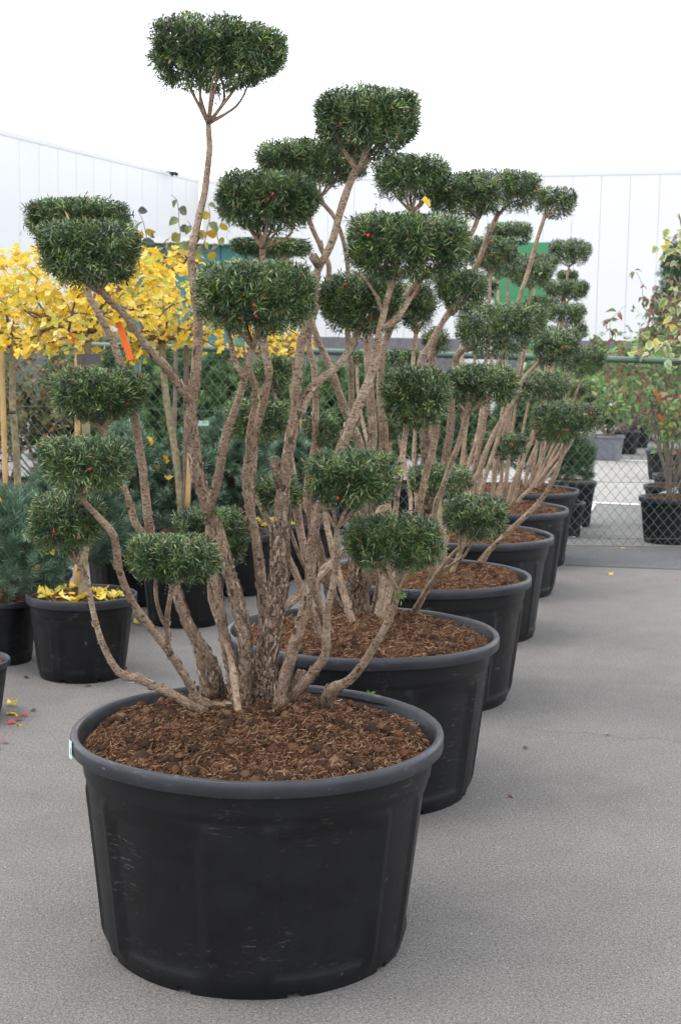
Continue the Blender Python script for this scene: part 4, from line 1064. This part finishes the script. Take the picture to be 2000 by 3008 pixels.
b4_ = pot_at(702, 1290, 'm', 'black pot right of the leaf-strewn pot between the yew stems')
ginkgo('yellow ginkgo mostly hidden behind the main yew trunk', b4_, at(665, 815, b4_[1]), .22, .16, 120, 105, hang=.5, nobj=200, green=.14)
stake('bamboo stake seen right of the thick main yew trunk', (688, 694), 800, 1160, b4_[1] - .05, 9, zmin=.4)
# ties round stake and trunk
for (px, py, Y, w) in [(20, 950, 8.24, 34), (14, 1060, 8.24, 30), (188, 1000, b1_[1] - .03, 30)]:
    p = at(px, py, Y); th = np.linspace(0, 6.283, 15); r = w / 2 / ppm(Y)
    C_ = np.stack([p[0] + r * np.cos(th), p[1] + .035 * np.sin(th), p[2] + .006 * np.sin(th * 2)], 1)
    o = add('plant_tie', np_mesh('plant_tie', *sweep(C_, np.full(15, .004), 6)), M['dark']); tag(o, 'black tie strapping a ginkgo trunk to its bamboo stake', 'tie', 'black trunk ties')

# blue pines
BLUE = np.array([[.04, .08, .046], [.075, .13, .08], [.13, .20, .135], [.20, .28, .20], [.27, .35, .27]])
GREEN = np.array([[.06, .115, .04], [.10, .17, .062], [.155, .24, .095], [.21, .30, .13]])
def pine(label, base, c, rx, rz, nshoot, pal, seed, nl=.045, nw=.0024, per=42, ry=None, name='pine_bush', cone=.0, group='blue pines in pots', fr=.02):
    g = np.random.default_rng(seed); ry = rx if ry is None else ry
    t = thing(name, label, 'pine', base, 0, group)
    n = nshoot; u = unit(g.normal(0, 1, (n, 3))); u[:, 2] = np.where(u[:, 2] < -.6, -u[:, 2], u[:, 2])
    d = np.where(g.random(n) < .7, g.uniform(.8, 1.05, n), g.uniform(.35, .8, n))
    k = 1 + .42 * fbm(u * 2.2 + seed, seed, 2)
    tip = u * (d * k)[:, None] * np.array([rx, ry, rz])
    if cone > 0: tip[:, :2] *= (1 - cone * np.clip((tip[:, 2:] / rz + 1) / 2, 0, 1))
    tip = tip + c
    axis = unit(u * .7 + np.array([0, 0, .55]) + g.normal(0, .3, (n, 3)))
    L = g.uniform(.05, .11, n)
    m = per; t_ = (np.arange(m) + .5) / m
    B = tip[:, None] - axis[:, None] * (L[:, None] * (1 - t_))[..., None]
    a1 = unit(np.cross(axis, g.normal(0, 1, (n, 3)))); a2 = np.cross(axis, a1)
    ang = (np.arange(m) * 2.4)[None] + g.random((n, 1)) * 6.28
    sp = (.95 - .45 * t_)[None] * g.uniform(.8, 1.15, (n, m))
    A = unit(axis[:, None] * .75 + (a1[:, None] * np.cos(ang)[..., None] + a2[:, None] * np.sin(ang)[..., None]) * sp[..., None])
    ci = np.clip((g.random(n) * (len(pal) - 1) + g.normal(0, .3, n)), 0, len(pal) - 1.01).astype(int)
    col = pal[ci][:, None] * g.uniform(.7, 1.35, (n, m, 1)) * (.8 + .5 * t_)[None, :, None]
    V, F, T = needles(B.reshape(-1, 3), A.reshape(-1, 3), (nl * g.uniform(.8, 1.15, (n, m))).ravel(), (nw * g.uniform(.8, 1.2, (n, m))).ravel(), col.reshape(-1, 3), g)
    add('crown', np_mesh('crown', V, F, False, T), M['pine'], t, True)
    V, F = sweep(np.array([base - np.array([0, 0, .02]), base + (c - base) * .5 + np.array([.01, 0, 0]), c + np.array([0, 0, rz * .3])]), [.028, .022, .008], 8); add('trunk', np_mesh('trunk', V, F), M['twig'], t, True)
    limbs = []
    for q in range(14):
        tq = tip[g.integers(0, n)]; r_ = base + (c - base) * g.uniform(.3, 1.0); C_, tt = catmull([r_, r_ + (tq - r_) * .5 + g.normal(0, .015, 3), tq - (tq - r_) * .08], .05)
        limbs.append(sweep(C_, .009 - .006 * tt, 5))
    V, F = cat(limbs); add('limbs', np_mesh('limbs', V, F), M['twig'], t, True, kind='stuff')
    return t
def pine_px(label, x0, x1, y0, y1, Y, n, pal, seed, potl=None, kind='m', **kw):
    c = at((x0 + x1) / 2, (y0 + y1) / 2, Y); rx = (x1 - x0) / 2 / ppm(Y); rz = (y1 - y0) / 2 / ppm(Y)
    bz = .42 if kind == 'm' else .32
    if potl == '@': potl = 'black pot under the ' + label
    if potl: place_pot('plant_pot', potl, (c[0], Y, 0), seed * 1.7, pot_m if kind == 'm' else pot_s, soil_m if kind == 'm' else soil_s, 'smaller nursery pots')
    return pine(label, np.array([c[0], Y, bz if potl else 0.0]), c, rx, rz, n, pal, seed, **kw)
bl = pot_at(6, 1535, 's', 'black pot under the dark blue pine at the left edge', scale=1.05)
pine('dark blue-green pine bush at the left edge before the ginkgo', bl, np.array([bl[0] + .03, bl[1], bl[2] + .30]), .36, .33, 620, BLUE[:4], 201, .055, .0042, 44)
pine('low arm of blue pine behind the leaf-strewn ginkgo pot', np.array([at(190, 1400, 8.6)[0], 8.6, 0]), at(170, 1200, 8.6), .36, .36, 560, BLUE[:4], 202, .055, .005, 42)
pine_px('blue-green pine behind the leftmost yew stems', 205, 380, 985, 1320, 9.3, 620, BLUE, 203, 'black pot under the blue pine behind the leftmost yew stems', 'm', nl=.06, nw=.006)
pine_px('blue-green pine between the two tallest yew stems', 330, 510, 1000, 1280, 9.4, 620, BLUE, 204, 'black pot under the blue pine between the tallest yew stems', 'm', nl=.06, nw=.006)
pine_px('blue-green pine behind the middle yew stems', 460, 630, 950, 1240, 9.8, 620, BLUE, 205, 'black pot under the blue pine behind the middle yew stems', 'm', nl=.06, nw=.006)
pine_px('blue-green pine right of the main yew trunk', 615, 750, 980, 1190, 10.6, 480, BLUE, 206, 'black pot under the pine right of the main yew trunk', 'm', nl=.055, nw=.006)
for i, (x0, x1, y0, y1, Y) in enumerate([(90, 230, 820, 1090, 14.2), (215, 350, 805, 1080, 13.5), (320, 480, 790, 1090, 13.6), (450, 600, 800, 1060, 13.5), (570, 700, 815, 1060, 13.7), (690, 800, 830, 1060, 13.6)]):
    pine_px(['light green pine beyond the fence behind the rusty shrub', 'light green pine behind the fence above the left blue pines', 'light green pine behind the fence left of the white label', 'light green pine behind the fence right of the white label', 'light green pine behind the fence beside the main yew trunk', 'light green pine behind the fence between the yew stems'][i],
            x0 - 15, x1 + 15, y0, y1 + 60, Y, 950, GREEN, 220 + i, '@', 'm', nl=.075, nw=.010, per=30, group='light green pines behind the fence', name='pine_tree')
# green bushes seen through the yew row beyond the fence
for i, (x0, x1, y0, y1, Y) in enumerate([(780, 920, 830, 1080, 14.2), (900, 1010, 860, 1060, 14.0), (1000, 1120, 880, 1080, 13.8), (1130, 1260, 900, 1080, 13.7)]):
    pine_px(['green conifer beyond the fence behind the second yew', 'green conifer beyond the fence behind the third yew', 'green conifer beyond the fence behind the fourth yew', 'green conifer beyond the fence behind the fifth yew'][i],
            x0 - 10, x1 + 10, y0, y1 + 40, Y, 800, GREEN[:3], 240 + i, '@', 'm', nl=.065, nw=.010, per=28, group='conifers beyond the fence', name='conifer')
# feathery fir right of the row with two small pots
pine_px('drooping dark fir beyond the fence at the end of the yew row', 1235, 1372, 1000, 1125, 13.3, 520, GREEN[:2] * .8, 251, 'small black pot under the drooping fir beyond the fence', 's', nl=.05, nw=.005, per=34, group='conifers beyond the fence', name='conifer')
pp_ = onz(1330, 1150); place_pot('plant_pot', 'tall black pot beyond the fence at the end of the yew row', (at(1318, 1100, 14.2)[0], 14.2, 0), .2, pot_s, soil_s, 'smaller nursery pots').scale = (1.25, 1.25, 1.4)
# dark conifers far right and far left against the white wall
pine_px('dark conifer against the white wall at the right edge', 1492, 1600, 560, 880, 20.0, 420, GREEN[:2] * np.array([.7, .9, 1.3]), 260, 'black pot under the dark conifer at the right', 'm', nl=.07, nw=.010, per=30, cone=.45, group='conifers beyond the fence', name='conifer')
pine_px('dark conifer tip at the left edge above the yellow ginkgo', -120, 8, 415, 800, 14.5, 300, GREEN[:2] * .8, 261, 'black pot of the conifer at the left edge', 'm', nl=.06, nw=.006, per=30, cone=.6, group='conifers beyond the fence', name='conifer')

# leafy shrubs
def shrub(label, base, h, spread, nmain, meshes, probs, nleaf, seed, bark='greytwig', r=.011, nobj=300, lean=(0, 0), hangy=-.35, ls=(.8, 1.2), depth=2, low=.15, name='leafy_shrub', group=None, wig=.3, kids=3, top=False):
    g = np.random.default_rng(seed); t = thing(name, label, 'shrub', base, 0, group)
    out, tips = [], []
    for k in range(nmain):
        a = k * 6.283 / nmain + g.normal(0, .4); d = np.array([math.cos(a) * spread + lean[0], math.sin(a) * spread + lean[1], 1.0])
        grow(base + np.array([math.cos(a) * .02, math.sin(a) * .02, -.02]), d, h * g.uniform(.55, .8), r * g.uniform(.7, 1.1), g, depth, out, tips, wig, kids, .04, .55)
    twigs(t, out, M[bark], 'stem', r * .66)
    zlo = base[2] + h * low
    tp = [x for x in tips if x[0][2] > zlo]
    items = []
    for i in range(nleaf):
        p, d, dep = tp[g.integers(0, len(tp))]
        side = unit(np.cross(d, g.normal(0, 1, 3))); y = unit(side + d * .4 + np.array([0, 0, hangy])); z = unit(np.array([0, -.25, 1.0]) + g.normal(0, .5, 3))
        items.append((p + g.normal(0, .012, 3), rot_from(y, z), g.uniform(*ls), int(g.choice(len(meshes), p=probs))))
    leaves(t, items, meshes, M['leaf'], nobj)
    return t
L_green = [oval_leaf('leaf', .075, .048, c) for c in [(.085, .19, .05), (.12, .24, .065), (.17, .27, .08), (.27, .24, .08), (.27, .15, .07)]]
L_red = [oval_leaf('leaf', .085, .042, c, None, .3, .5) for c in [(.13, .15, .06), (.19, .15, .08), (.22, .09, .06), (.27, .12, .09), (.10, .14, .05)]]
L_var = [oval_leaf('leaf', .078, .052, c, e, .2, .25) for c, e in [((.17, .25, .07), (.42, .42, .20)), ((.27, .33, .20), (.52, .52, .33)), ((.12, .21, .05), (.38, .40, .15)), ((.44, .38, .06), (.52, .44, .12)), ((.22, .29, .16), (.45, .50, .34))]]
L_oli = [oval_leaf('leaf', .075, .062, c, None, .25, .3) for c in [(.20, .20, .04), (.13, .15, .05), (.34, .26, .03), (.10, .105, .06), (.40, .22, .02), (.06, .06, .05)]]
L_rust = [oval_leaf('leaf', .07, .045, c, None, .3, .3) for c in [(.09, .12, .04), (.14, .15, .05), (.20, .15, .06), (.28, .13, .05), (.22, .20, .09)]]
# olive-leaved slender tree behind the twin cushions
bo = np.array([at(400, 900, 9.9)[0], 9.9, .0])
place_pot('plant_pot', 'black pot of the slender olive-leaved tree', (bo[0], 9.9, 0), 0, pot_m, soil_m, 'smaller nursery pots')
to = thing('slender_tree', 'slender tree with sparse olive and yellow leaves above the ginkgo', 'tree', bo)
go = np.random.default_rng(5); oo, ot = [], []
trunk_top = at(400, 640, 9.9)
C_, tt = catmull([bo + np.array([0, 0, .4]), at(405, 800, 9.9), trunk_top], .06); V_, F_ = sweep(C_, .018 - .008 * tt, 8); add('trunk', np_mesh('trunk', V_, F_), M['greytwig'], to, True)
items = []
for path in [[(400, 640), (413, 560), (416, 533), (412, 515), (412, 490), (408, 460), (395, 448)], [(400, 640), (440, 590), (452, 540), (440, 520), (432, 508)], [(440, 590), (470, 560), (478, 525), (484, 500), (480, 470)], [(440, 590), (500, 570), (500, 535), (515, 505), (525, 492)], [(400, 640), (350, 600), (338, 545), (330, 510), (318, 485)], [(400, 640), (375, 590), (385, 560), (392, 545)], [(350, 600), (340, 575), (325, 550)]]:
    P_ = [at(x, y, 9.9 + go.normal(0, .05)) for x, y in path]; C_, tt = catmull(P_, .03)
    V_, F_ = sweep(C_, .006 - .0042 * tt, 6); add('branch', np_mesh('branch', V_, F_), M['greytwig'], to, True)
    for k in range(0, len(C_), 2):
        if k < len(C_) * .12: continue
        dd_ = unit(C_[min(k + 1, len(C_) - 1)] - C_[k - 1]); y = unit(np.cross(dd_, np.array([0, 1.0, 0])) * (1 if (k // 2) % 2 else -1) + np.array([0, go.normal(0, .5), -.45]))
        items.append((C_[k], rot_from(y, unit(np.array([0, -1, .4]) + go.normal(0, .6, 3))), go.uniform(.8, 1.25), int(go.integers(0, 6))))
for k in range(90):
    p = at(go.normal(375, 45), go.normal(590, 22), 9.9 + go.normal(0, .15)); items.append((p, rot_from(unit(go.normal(0, 1, 3) + np.array([0, 0, -.8])), unit(go.normal(0, .5, 3) + np.array([0, -1, .5]))), go.uniform(.7, 1.1), int(go.integers(0, 6))))
leaves(to, items, L_oli, M['leaf'])
# rusty shrub at left behind the fence
br = np.array([at(105, 1130, 13.3)[0], 13.3, .42]); place_pot('plant_pot', 'wide black pot of the rusty shrub behind the fence at left', (br[0], 13.3, 0), .5, pot_m, soil_m, 'smaller nursery pots').scale = (1.5, 1.5, 1.05)
shrub('rusty brown and green leaved shrub behind the fence at left', br, 1.3, .5, 7, L_rust, [.25, .25, .2, .15, .15], 1300, 301, nobj=300, low=.12)
br2 = np.array([at(20, 1130, 13.6)[0], 13.6, .42]); place_pot('plant_pot', 'wide black pot of the rusty shrub at the left edge behind the fence', (br2[0], 13.6, 0), .5, pot_m, soil_m, 'smaller nursery pots')
shrub('rusty leaved shrub behind the fence at the left edge of the picture', br2, 1.3, .4, 6, L_rust, [.3, .3, .2, .1, .1], 1200, 302, nobj=250, low=.2)
# right-hand shrubs beyond the fence
bA = pot_at(1536, 1258, 'm', 'black pot right behind the fence at the right edge', Y=12.98)
shrub('thin-stemmed shrub with green and rusty leaves behind the fence at right', bA, 1.5, .32, 7, L_green, [.3, .25, .2, .15, .1], 620, 311, 'greytwig', .012, 300, low=.3, lean=(-.05, 0))
bB = np.array([at(1545, 1140, 14.2)[0], 14.2, .42]); place_pot('plant_pot', 'black pot behind the pot at the right edge, partly hidden', (bB[0], 14.2, 0), 1.1, pot_m, soil_m, 'smaller nursery pots')
shrub('red-tinged dogwood shrub against the white wall at right', bB, 1.95, .30, 7, L_red, [.25, .25, .2, .15, .15], 1400, 312, 'greytwig', .013, 300, low=.35, lean=(-.06, 0), hangy=-.7)
bC = np.array([at(1560, 1110, 15.6)[0], 15.6, .42]); place_pot('plant_pot', 'rear black pot of the three at the right edge', (bC[0], 15.6, 0), 1.1, pot_m, soil_m, 'smaller nursery pots')
shrub('green shrub in the rear pot at the right edge', bC, 1.7, .35, 6, L_green, [.3, .3, .2, .15, .05], 1100, 313, 'greytwig', .012, 250, low=.3, lean=(-.04, 0))
pg = onz(1402, 1062)
tg = place_pot('plant_pot', 'pale grey pot standing alone on the far paving beyond the fence', (pg[0], pg[1] + .2, 0), .4, pot_m, soil_m, 'smaller nursery pots', ('greypot', 'greypot'))
shrub('low green shrub in the pale grey pot far beyond the fence', np.array([pg[0], pg[1] + .2, .42]), 1.35, .75, 7, L_green, [.3, .3, .2, .1, .1], 1100, 314, 'greytwig', .014, 200, low=.28, ls=(1.0, 1.6))
for i, (px, py) in enumerate([(1440, 1047), (1468, 1032)]):
    q = onz(px, py); place_pot('plant_pot', ['black pot just behind the pale grey pot beyond the fence', 'farthest black pot behind the pale grey pot beyond the fence'][i], (q[0], q[1] + .2, 0), .4 + i, pot_m, soil_m, 'smaller nursery pots')
    shrub(['green shrub in the black pot behind the pale grey pot', 'green shrub in the farthest black pot beyond the fence'][i], np.array([q[0], q[1] + .2, .42]), 1.6, .7, 7, L_green, [.3, .3, .2, .15, .05], 1200, 315 + i, 'greytwig', .014, 150, low=.25, ls=(1.1, 1.8))
# hedge far beyond
for i, (px, Yh, hh) in enumerate([(1290, 29, 1.6), (1400, 31, 1.7), (1500, 30, 1.5)]):
    q = at(px, 900, Yh); shrub(['round green bush far beyond the fence behind the yew row', 'yellow-green bush far beyond the fence below the white wall', 'green bush far beyond the fence behind the dogwood'][i], np.array([q[0], Yh, 0]), hh, .6, 9, L_green[1:4], [.4, .4, .2], 2200, 330 + i, 'greytwig', .016, 0, low=.1, ls=(1.4, 2.4))
# variegated shrub reaching in from the right
bv = np.array([2.30, 6.6, .42]); place_pot('plant_pot', 'black pot of the variegated shrub at the right, mostly out of view', (2.30, 6.6, 0), .3, pot_m, soil_m, 'smaller nursery pots')
tv = thing('variegated_shrub', 'variegated shrub with cream-edged leaves reaching in at the right edge', 'shrub', bv)
gv = np.random.default_rng(77); items = []
for path, w0 in [([(1640, 640), (1590, 590), (1548, 560), (1525, 548)], 9), ([(1600, 600), (1575, 560), (1568, 520), (1562, 492)], 7), ([(1590, 590), (1560, 590), (1530, 580)], 5), ([(1660, 720), (1600, 680), (1560, 672), (1530, 668)], 7), ([(1660, 760), (1590, 740), (1540, 742)], 7), ([(1650, 820), (1600, 790), (1560, 780), (1535, 790)], 6), ([(1650, 800), (1580, 800), (1530, 795), (1490, 785)], 6), ([(1600, 680), (1570, 700), (1545, 720)], 5), ([(1640, 640), (1600, 620), (1570, 625)], 5), ([(1640, 830), (1590, 830), (1548, 832)], 5)]:
    yy = 6.5 + gv.normal(0, .08); P_ = [at(x, y, yy) for x, y in path]; C_, tt = catmull(P_, .02)
    V_, F_ = sweep(C_, (w0 - (w0 - 2) * tt) / 2 / ppm(6.5), 7, .15, 40, 4); add('branch', np_mesh('branch', V_, F_), M['twig'], tv, True)
    for k in range(3, len(C_), 1):
        for rep_ in range(2):
            if gv.random() < .25: continue
            y = unit(gv.normal(0, 1, 3) + np.array([-.4, -.2, -.7])); items.append((C_[k] + gv.normal(0, .025, 3), rot_from(y, unit(np.array([0, -.8, .7]) + gv.normal(0, .5, 3))), gv.uniform(.45, .8), int(gv.choice(5, p=[.3, .2, .25, .08, .17]))))
for p_, q_ in [((2.30, 6.6, .40), (1640, 830)), ((2.31, 6.58, .40), (1650, 720)), ((2.33, 6.6, .40), (1640, 640)), ((2.28, 6.6, .4), (1660, 760))]:
    e = at(q_[0], q_[1], 6.5); C_, tt = catmull([np.array(p_), np.array(p_) + (e - np.array(p_)) * .5 + np.array([.06, .02, .02]), e], .05); V_, F_ = sweep(C_, .014 - .006 * tt, 8); add('stem', np_mesh('stem', V_, F_), M['twig'], tv, True)
leaves(tv, items, L_var, M['leaf'])

# odd pots at left
mp = pot_at(80, 1475, 's', 'algae-stained green-grey pot behind the leaf-strewn ginkgo pot', mats=('moss', 'rim'), scale=1.15)
lp = at(-18, 1500, 6.2)
tl = place_pot('plant_pot', 'grey-rimmed pot cut off by the left edge of the picture', (lp[0] - .15, 6.25, 0), .4, pot_m, soil_m, 'smaller nursery pots', ('pot', 'rim')); tl.scale = (.75, .75, .85 * (lp[2] / .44) if lp[2] > .1 else .6)

# ------------------------------------------------------------------ tags and labels
def hang_tag(label, pts, Y, w, mat, name='plant_tag', group=None, thick=.002, yaw=0.0):
    """thin strip following pixel points; real thickness"""
    P_ = np.array([at(x, y, Y + k * .006) for k, (x, y) in enumerate(pts)]); hw = w / 2 / ppm(Y)
    T_, N_, B_ = frames(P_); V, F = [], []
    for i in range(len(P_)):
        s = unit(np.cross(T_[i], np.array([math.sin(yaw), 1.0, .1])))
        f = unit(np.cross(s, T_[i])) * thick
        V += [P_[i] - s * hw - f, P_[i] + s * hw - f, P_[i] + s * hw + f, P_[i] - s * hw + f]
        if i:
            a = 4 * (i - 1); b = 4 * i
            F += [(a, b, b + 1, a + 1), (a + 1, b + 1, b + 2, a + 2), (a + 2, b + 2, b + 3, a + 3), (a + 3, b + 3, b, a)]
    F += [(0, 1, 2, 3), tuple(4 * (len(P_) - 1) + k for k in (3, 2, 1, 0))]
    o = add(name, py_mesh(name, V, F), M[mat]); tag(o, label, 'tag', group); return o
hang_tag('bright orange ribbon tag hanging below the ginkgo branches at left', [(272, 742), (279, 758), (288, 785), (302, 828)], b1_[1] - .35, 14, 'orange')
hang_tag('small orange tag half hidden among the leftmost ginkgo leaves', [(160, 760), (168, 775), (172, 790)], b1_[1] - .2, 6, 'orange')
hang_tag('orange ribbon tag on the thin-stemmed shrub at right', [(1515, 955), (1523, 965), (1530, 972), (1546, 992)], 12.8, 9, 'orange')
hang_tag('small orange tag high on the thin-stemmed shrub at right', [(1508, 900), (1513, 915), (1517, 925)], 12.8, 6, 'orange')
hang_tag('small orange tag where the left yew stem forks', [(446, 876), (450, 890)], 4.1, 11, 'orange')
o = hang_tag('dark grey plastic sign board behind the left middle cushion', [(178, 828), (233, 826)], b1_[1] - .12, 24, 'greytag', 'name_board')
o = hang_tag('white paper label with printed bars beside the tallest yew stem', [(456, 975), (481, 975)], 8.9, 11, 'mint', 'paper_label')
for k in range(6):
    a_ = at(467 + k * 1.7, 971.5, 8.885); b_ = at(468 + k * 1.7, 974.5, 8.885)
    add('printed_bar', py_mesh('printed_bar', [(a_[0], a_[1], a_[2]), (b_[0], a_[1], a_[2]), (b_[0], a_[1], b_[2]), (a_[0], a_[1], b_[2])], [(0, 1, 2, 3)]), M['print'], o)
hang_tag('pale blue label leaning in the pot at the right edge', [(1500, 1150), (1535, 1136), (1560, 1128)], 13.5, 14, 'mint', 'paper_label')
hang_tag('mint label among the leaves above the pale grey pot', [(1402, 930), (1412, 933)], 20.0, 6, 'mint', 'paper_label')

# ------------------------------------------------------------------ fallen leaves and bits on the ground
gl = np.random.default_rng(99)
def drop(mesh, px, py, label, group, s=1.0, z=.008, catg='leaf', name='fallen_leaf', mat=None):
    p = onz(px, py, z); o = bpy.data.objects.new(name, mesh); COL.objects.link(o)
    if not mesh.materials: mesh.materials.append(mat or M['leaf'])
    o.location = p; o.rotation_euler = (gl.normal(0, .25), gl.normal(0, .25), gl.random() * 6.28); o.scale = (s,) * 3
    tag(o, label, catg, group); return o
for (x, y) in [(122, 1375), (40, 1435), (42, 1668), (37, 1622), (322, 1436), (275, 1642), (35, 1640), (1398, 1320), (1440, 1262), (60, 1410)]:
    drop(GLEAF[int(gl.integers(0, 4))], x, y, 'yellow ginkgo leaf lying on the asphalt', 'yellow ginkgo leaves on the ground', .9)
PINK = oval_leaf('leaf', .05, .03, (.5, .06, .09)); BROWN = oval_leaf('leaf', .05, .025, (.10, .05, .03)); TANL = oval_leaf('leaf', .06, .03, (.35, .22, .08))
for (x, y) in [(38, 1662), (55, 1655), (8, 1705), (5, 1722), (48, 1645), (1562, 1282), (1556, 1332)]:
    drop(PINK, x, y, 'small crimson leaf lying on the asphalt', 'crimson leaves on the ground', .9)
for (x, y) in [(195, 1578), (85, 1635), (118, 1558), (1215, 1718), (1170, 1830), (55, 1560), (1360, 1245), (1330, 1225), (1385, 1235)]:
    drop(BROWN, x, y, 'brown scrap of dry leaf lying on the ground', 'brown leaf scraps on the ground', .8)
for (x, y) in [(1395, 1690), (1455, 1245), (1425, 1255), (1375, 1250), (1405, 1240), (1495, 1258), (1350, 1228), (1470, 1268), (228, 1668), (1345, 1262), (1420, 1272)]:
    drop(TANL, x, y, 'tan dry leaf lying on the ground', 'tan dry leaves on the ground', .55)
# yellow leaves on the ginkgo pot soil
for (bp, n_, r_, pn_) in ((b1_, 46, .235, 'left ginkgo pot'), (b3_, 36, .23, 'pot between the yew stems'), (b2_, 14, .22, 'pot behind the left yew stems')):
    for k in range(n_):
        rr = r_ * math.sqrt(gl.random()); a = gl.random() * 6.28
        o = bpy.data.objects.new('fallen_leaf', GLEAF[int(gl.integers(0, 7))]); COL.objects.link(o)
        o.location = (bp[0] + rr * math.cos(a), bp[1] + rr * math.sin(a), bp[2] + .012 + .012 * gl.random()); o.rotation_euler = (gl.normal(0, .35), gl.normal(0, .35), gl.random() * 6.28)
        o.scale = (.95,) * 3
        tag(o, 'fallen yellow ginkgo leaf on the soil of the ' + pn_, 'leaf', 'yellow leaves on the soil of the ' + pn_)
# leaves caught in the blue pines and on a cushion
for (x, y, Y) in [(88, 1316, 7.3), (6, 1158, 7.3), (380, 1060, 9.2), (388, 1106, 9.2), (335, 1115, 9.2), (345, 1018, 9.0), (125, 1280, 7.3), (985, 476, 3.55), (362, 1080, 9.2)]:
    o = bpy.data.objects.new('caught_leaf', GLEAF[int(gl.integers(0, 5))]); COL.objects.link(o); o.location = at(x, y, Y); o.rotation_euler = (1.2 + gl.normal(0, .4), gl.normal(0, .5), gl.random() * 6.28); o.scale = (.8 if Y > 4 else .55,) * 3
    tag(o, 'yellow ginkgo leaf caught in a conifer', 'leaf', 'yellow leaves caught in conifers') if Y > 4 else tag(o, 'single yellow leaf lying on top of the large right cushion', 'leaf')
# berries dropped on soil and ground, small stones, weeds
for (x, y, z) in [(372, 1641, .605), (300, 1614, .60), (292, 1538, .012)]:
    p = onz(x, y, z); o = bpy.data.objects.new('fallen_berry', BERRY); COL.objects.link(o); o.location = p; o.scale = (1.3,) * 3
    tag(o, 'red yew berry on the asphalt behind the foreground pot' if z < .1 else 'red yew berry lying on the foreground pot soil', 'berry', 'dropped red berries')
STONE = bpy.data.meshes.new('stone')
def stone_mesh():
    oc = np.array([[1, 0, 0], [.3, .8, .1], [-.8, .5, 0], [-.9, -.4, .1], [.1, -.8, 0], [.1, 0, .5], [0, 0, -.4], [.6, .4, .35], [-.4, -.2, .45]])
    F = [(0, 7, 5), (7, 1, 5), (0, 1, 7), (1, 2, 5), (2, 8, 5), (2, 3, 8), (8, 3, 5), (3, 4, 5), (4, 0, 5), (1, 0, 6), (2, 1, 6), (3, 2, 6), (4, 3, 6), (0, 4, 6)]
    return py_mesh('stone', oc, F)
STONE = stone_mesh(); STONE.materials.append(simple('pale_chip', (.42, .33, .24), .8, .2, .2, 30))
for (x, y) in [(381, 1698), (340, 1655), (590, 1795 - 40), (985, 1468)]:
    z = .595 if x < 900 else .60
    p = onz(x, y, z); o = bpy.data.objects.new('wood_chip', STONE); COL.objects.link(o); o.location = p; o.scale = (.011, .008, .008); o.rotation_euler = (0, 0, x)
    tag(o, 'pale wood chip lying on the pot soil', 'chip', 'pale chips on the soil')
WEED = np.random.default_rng(3)
for (x, y) in [(855, 1602), (388, 1697), (602, 1700), (700, 1790)]:
    p = onz(x, y, .60 if x != 700 else .585); n = 9; a = WEED.random(n) * 6.28
    A_ = unit(np.stack([np.cos(a), np.sin(a), WEED.uniform(.6, 1.6, n)], 1))
    V_, F_, T_ = needles(np.tile(p, (n, 1)), A_, WEED.uniform(.015, .028, n), np.full(n, .004), np.tile([.10, .22, .04], (n, 1)), WEED)
    o = add('seedling', np_mesh('seedling', V_, F_, False, T_), M['leaf']); tag(o, 'tiny green seedling sprouting from the foreground pot soil', 'seedling', 'tiny seedlings in the foreground pot')
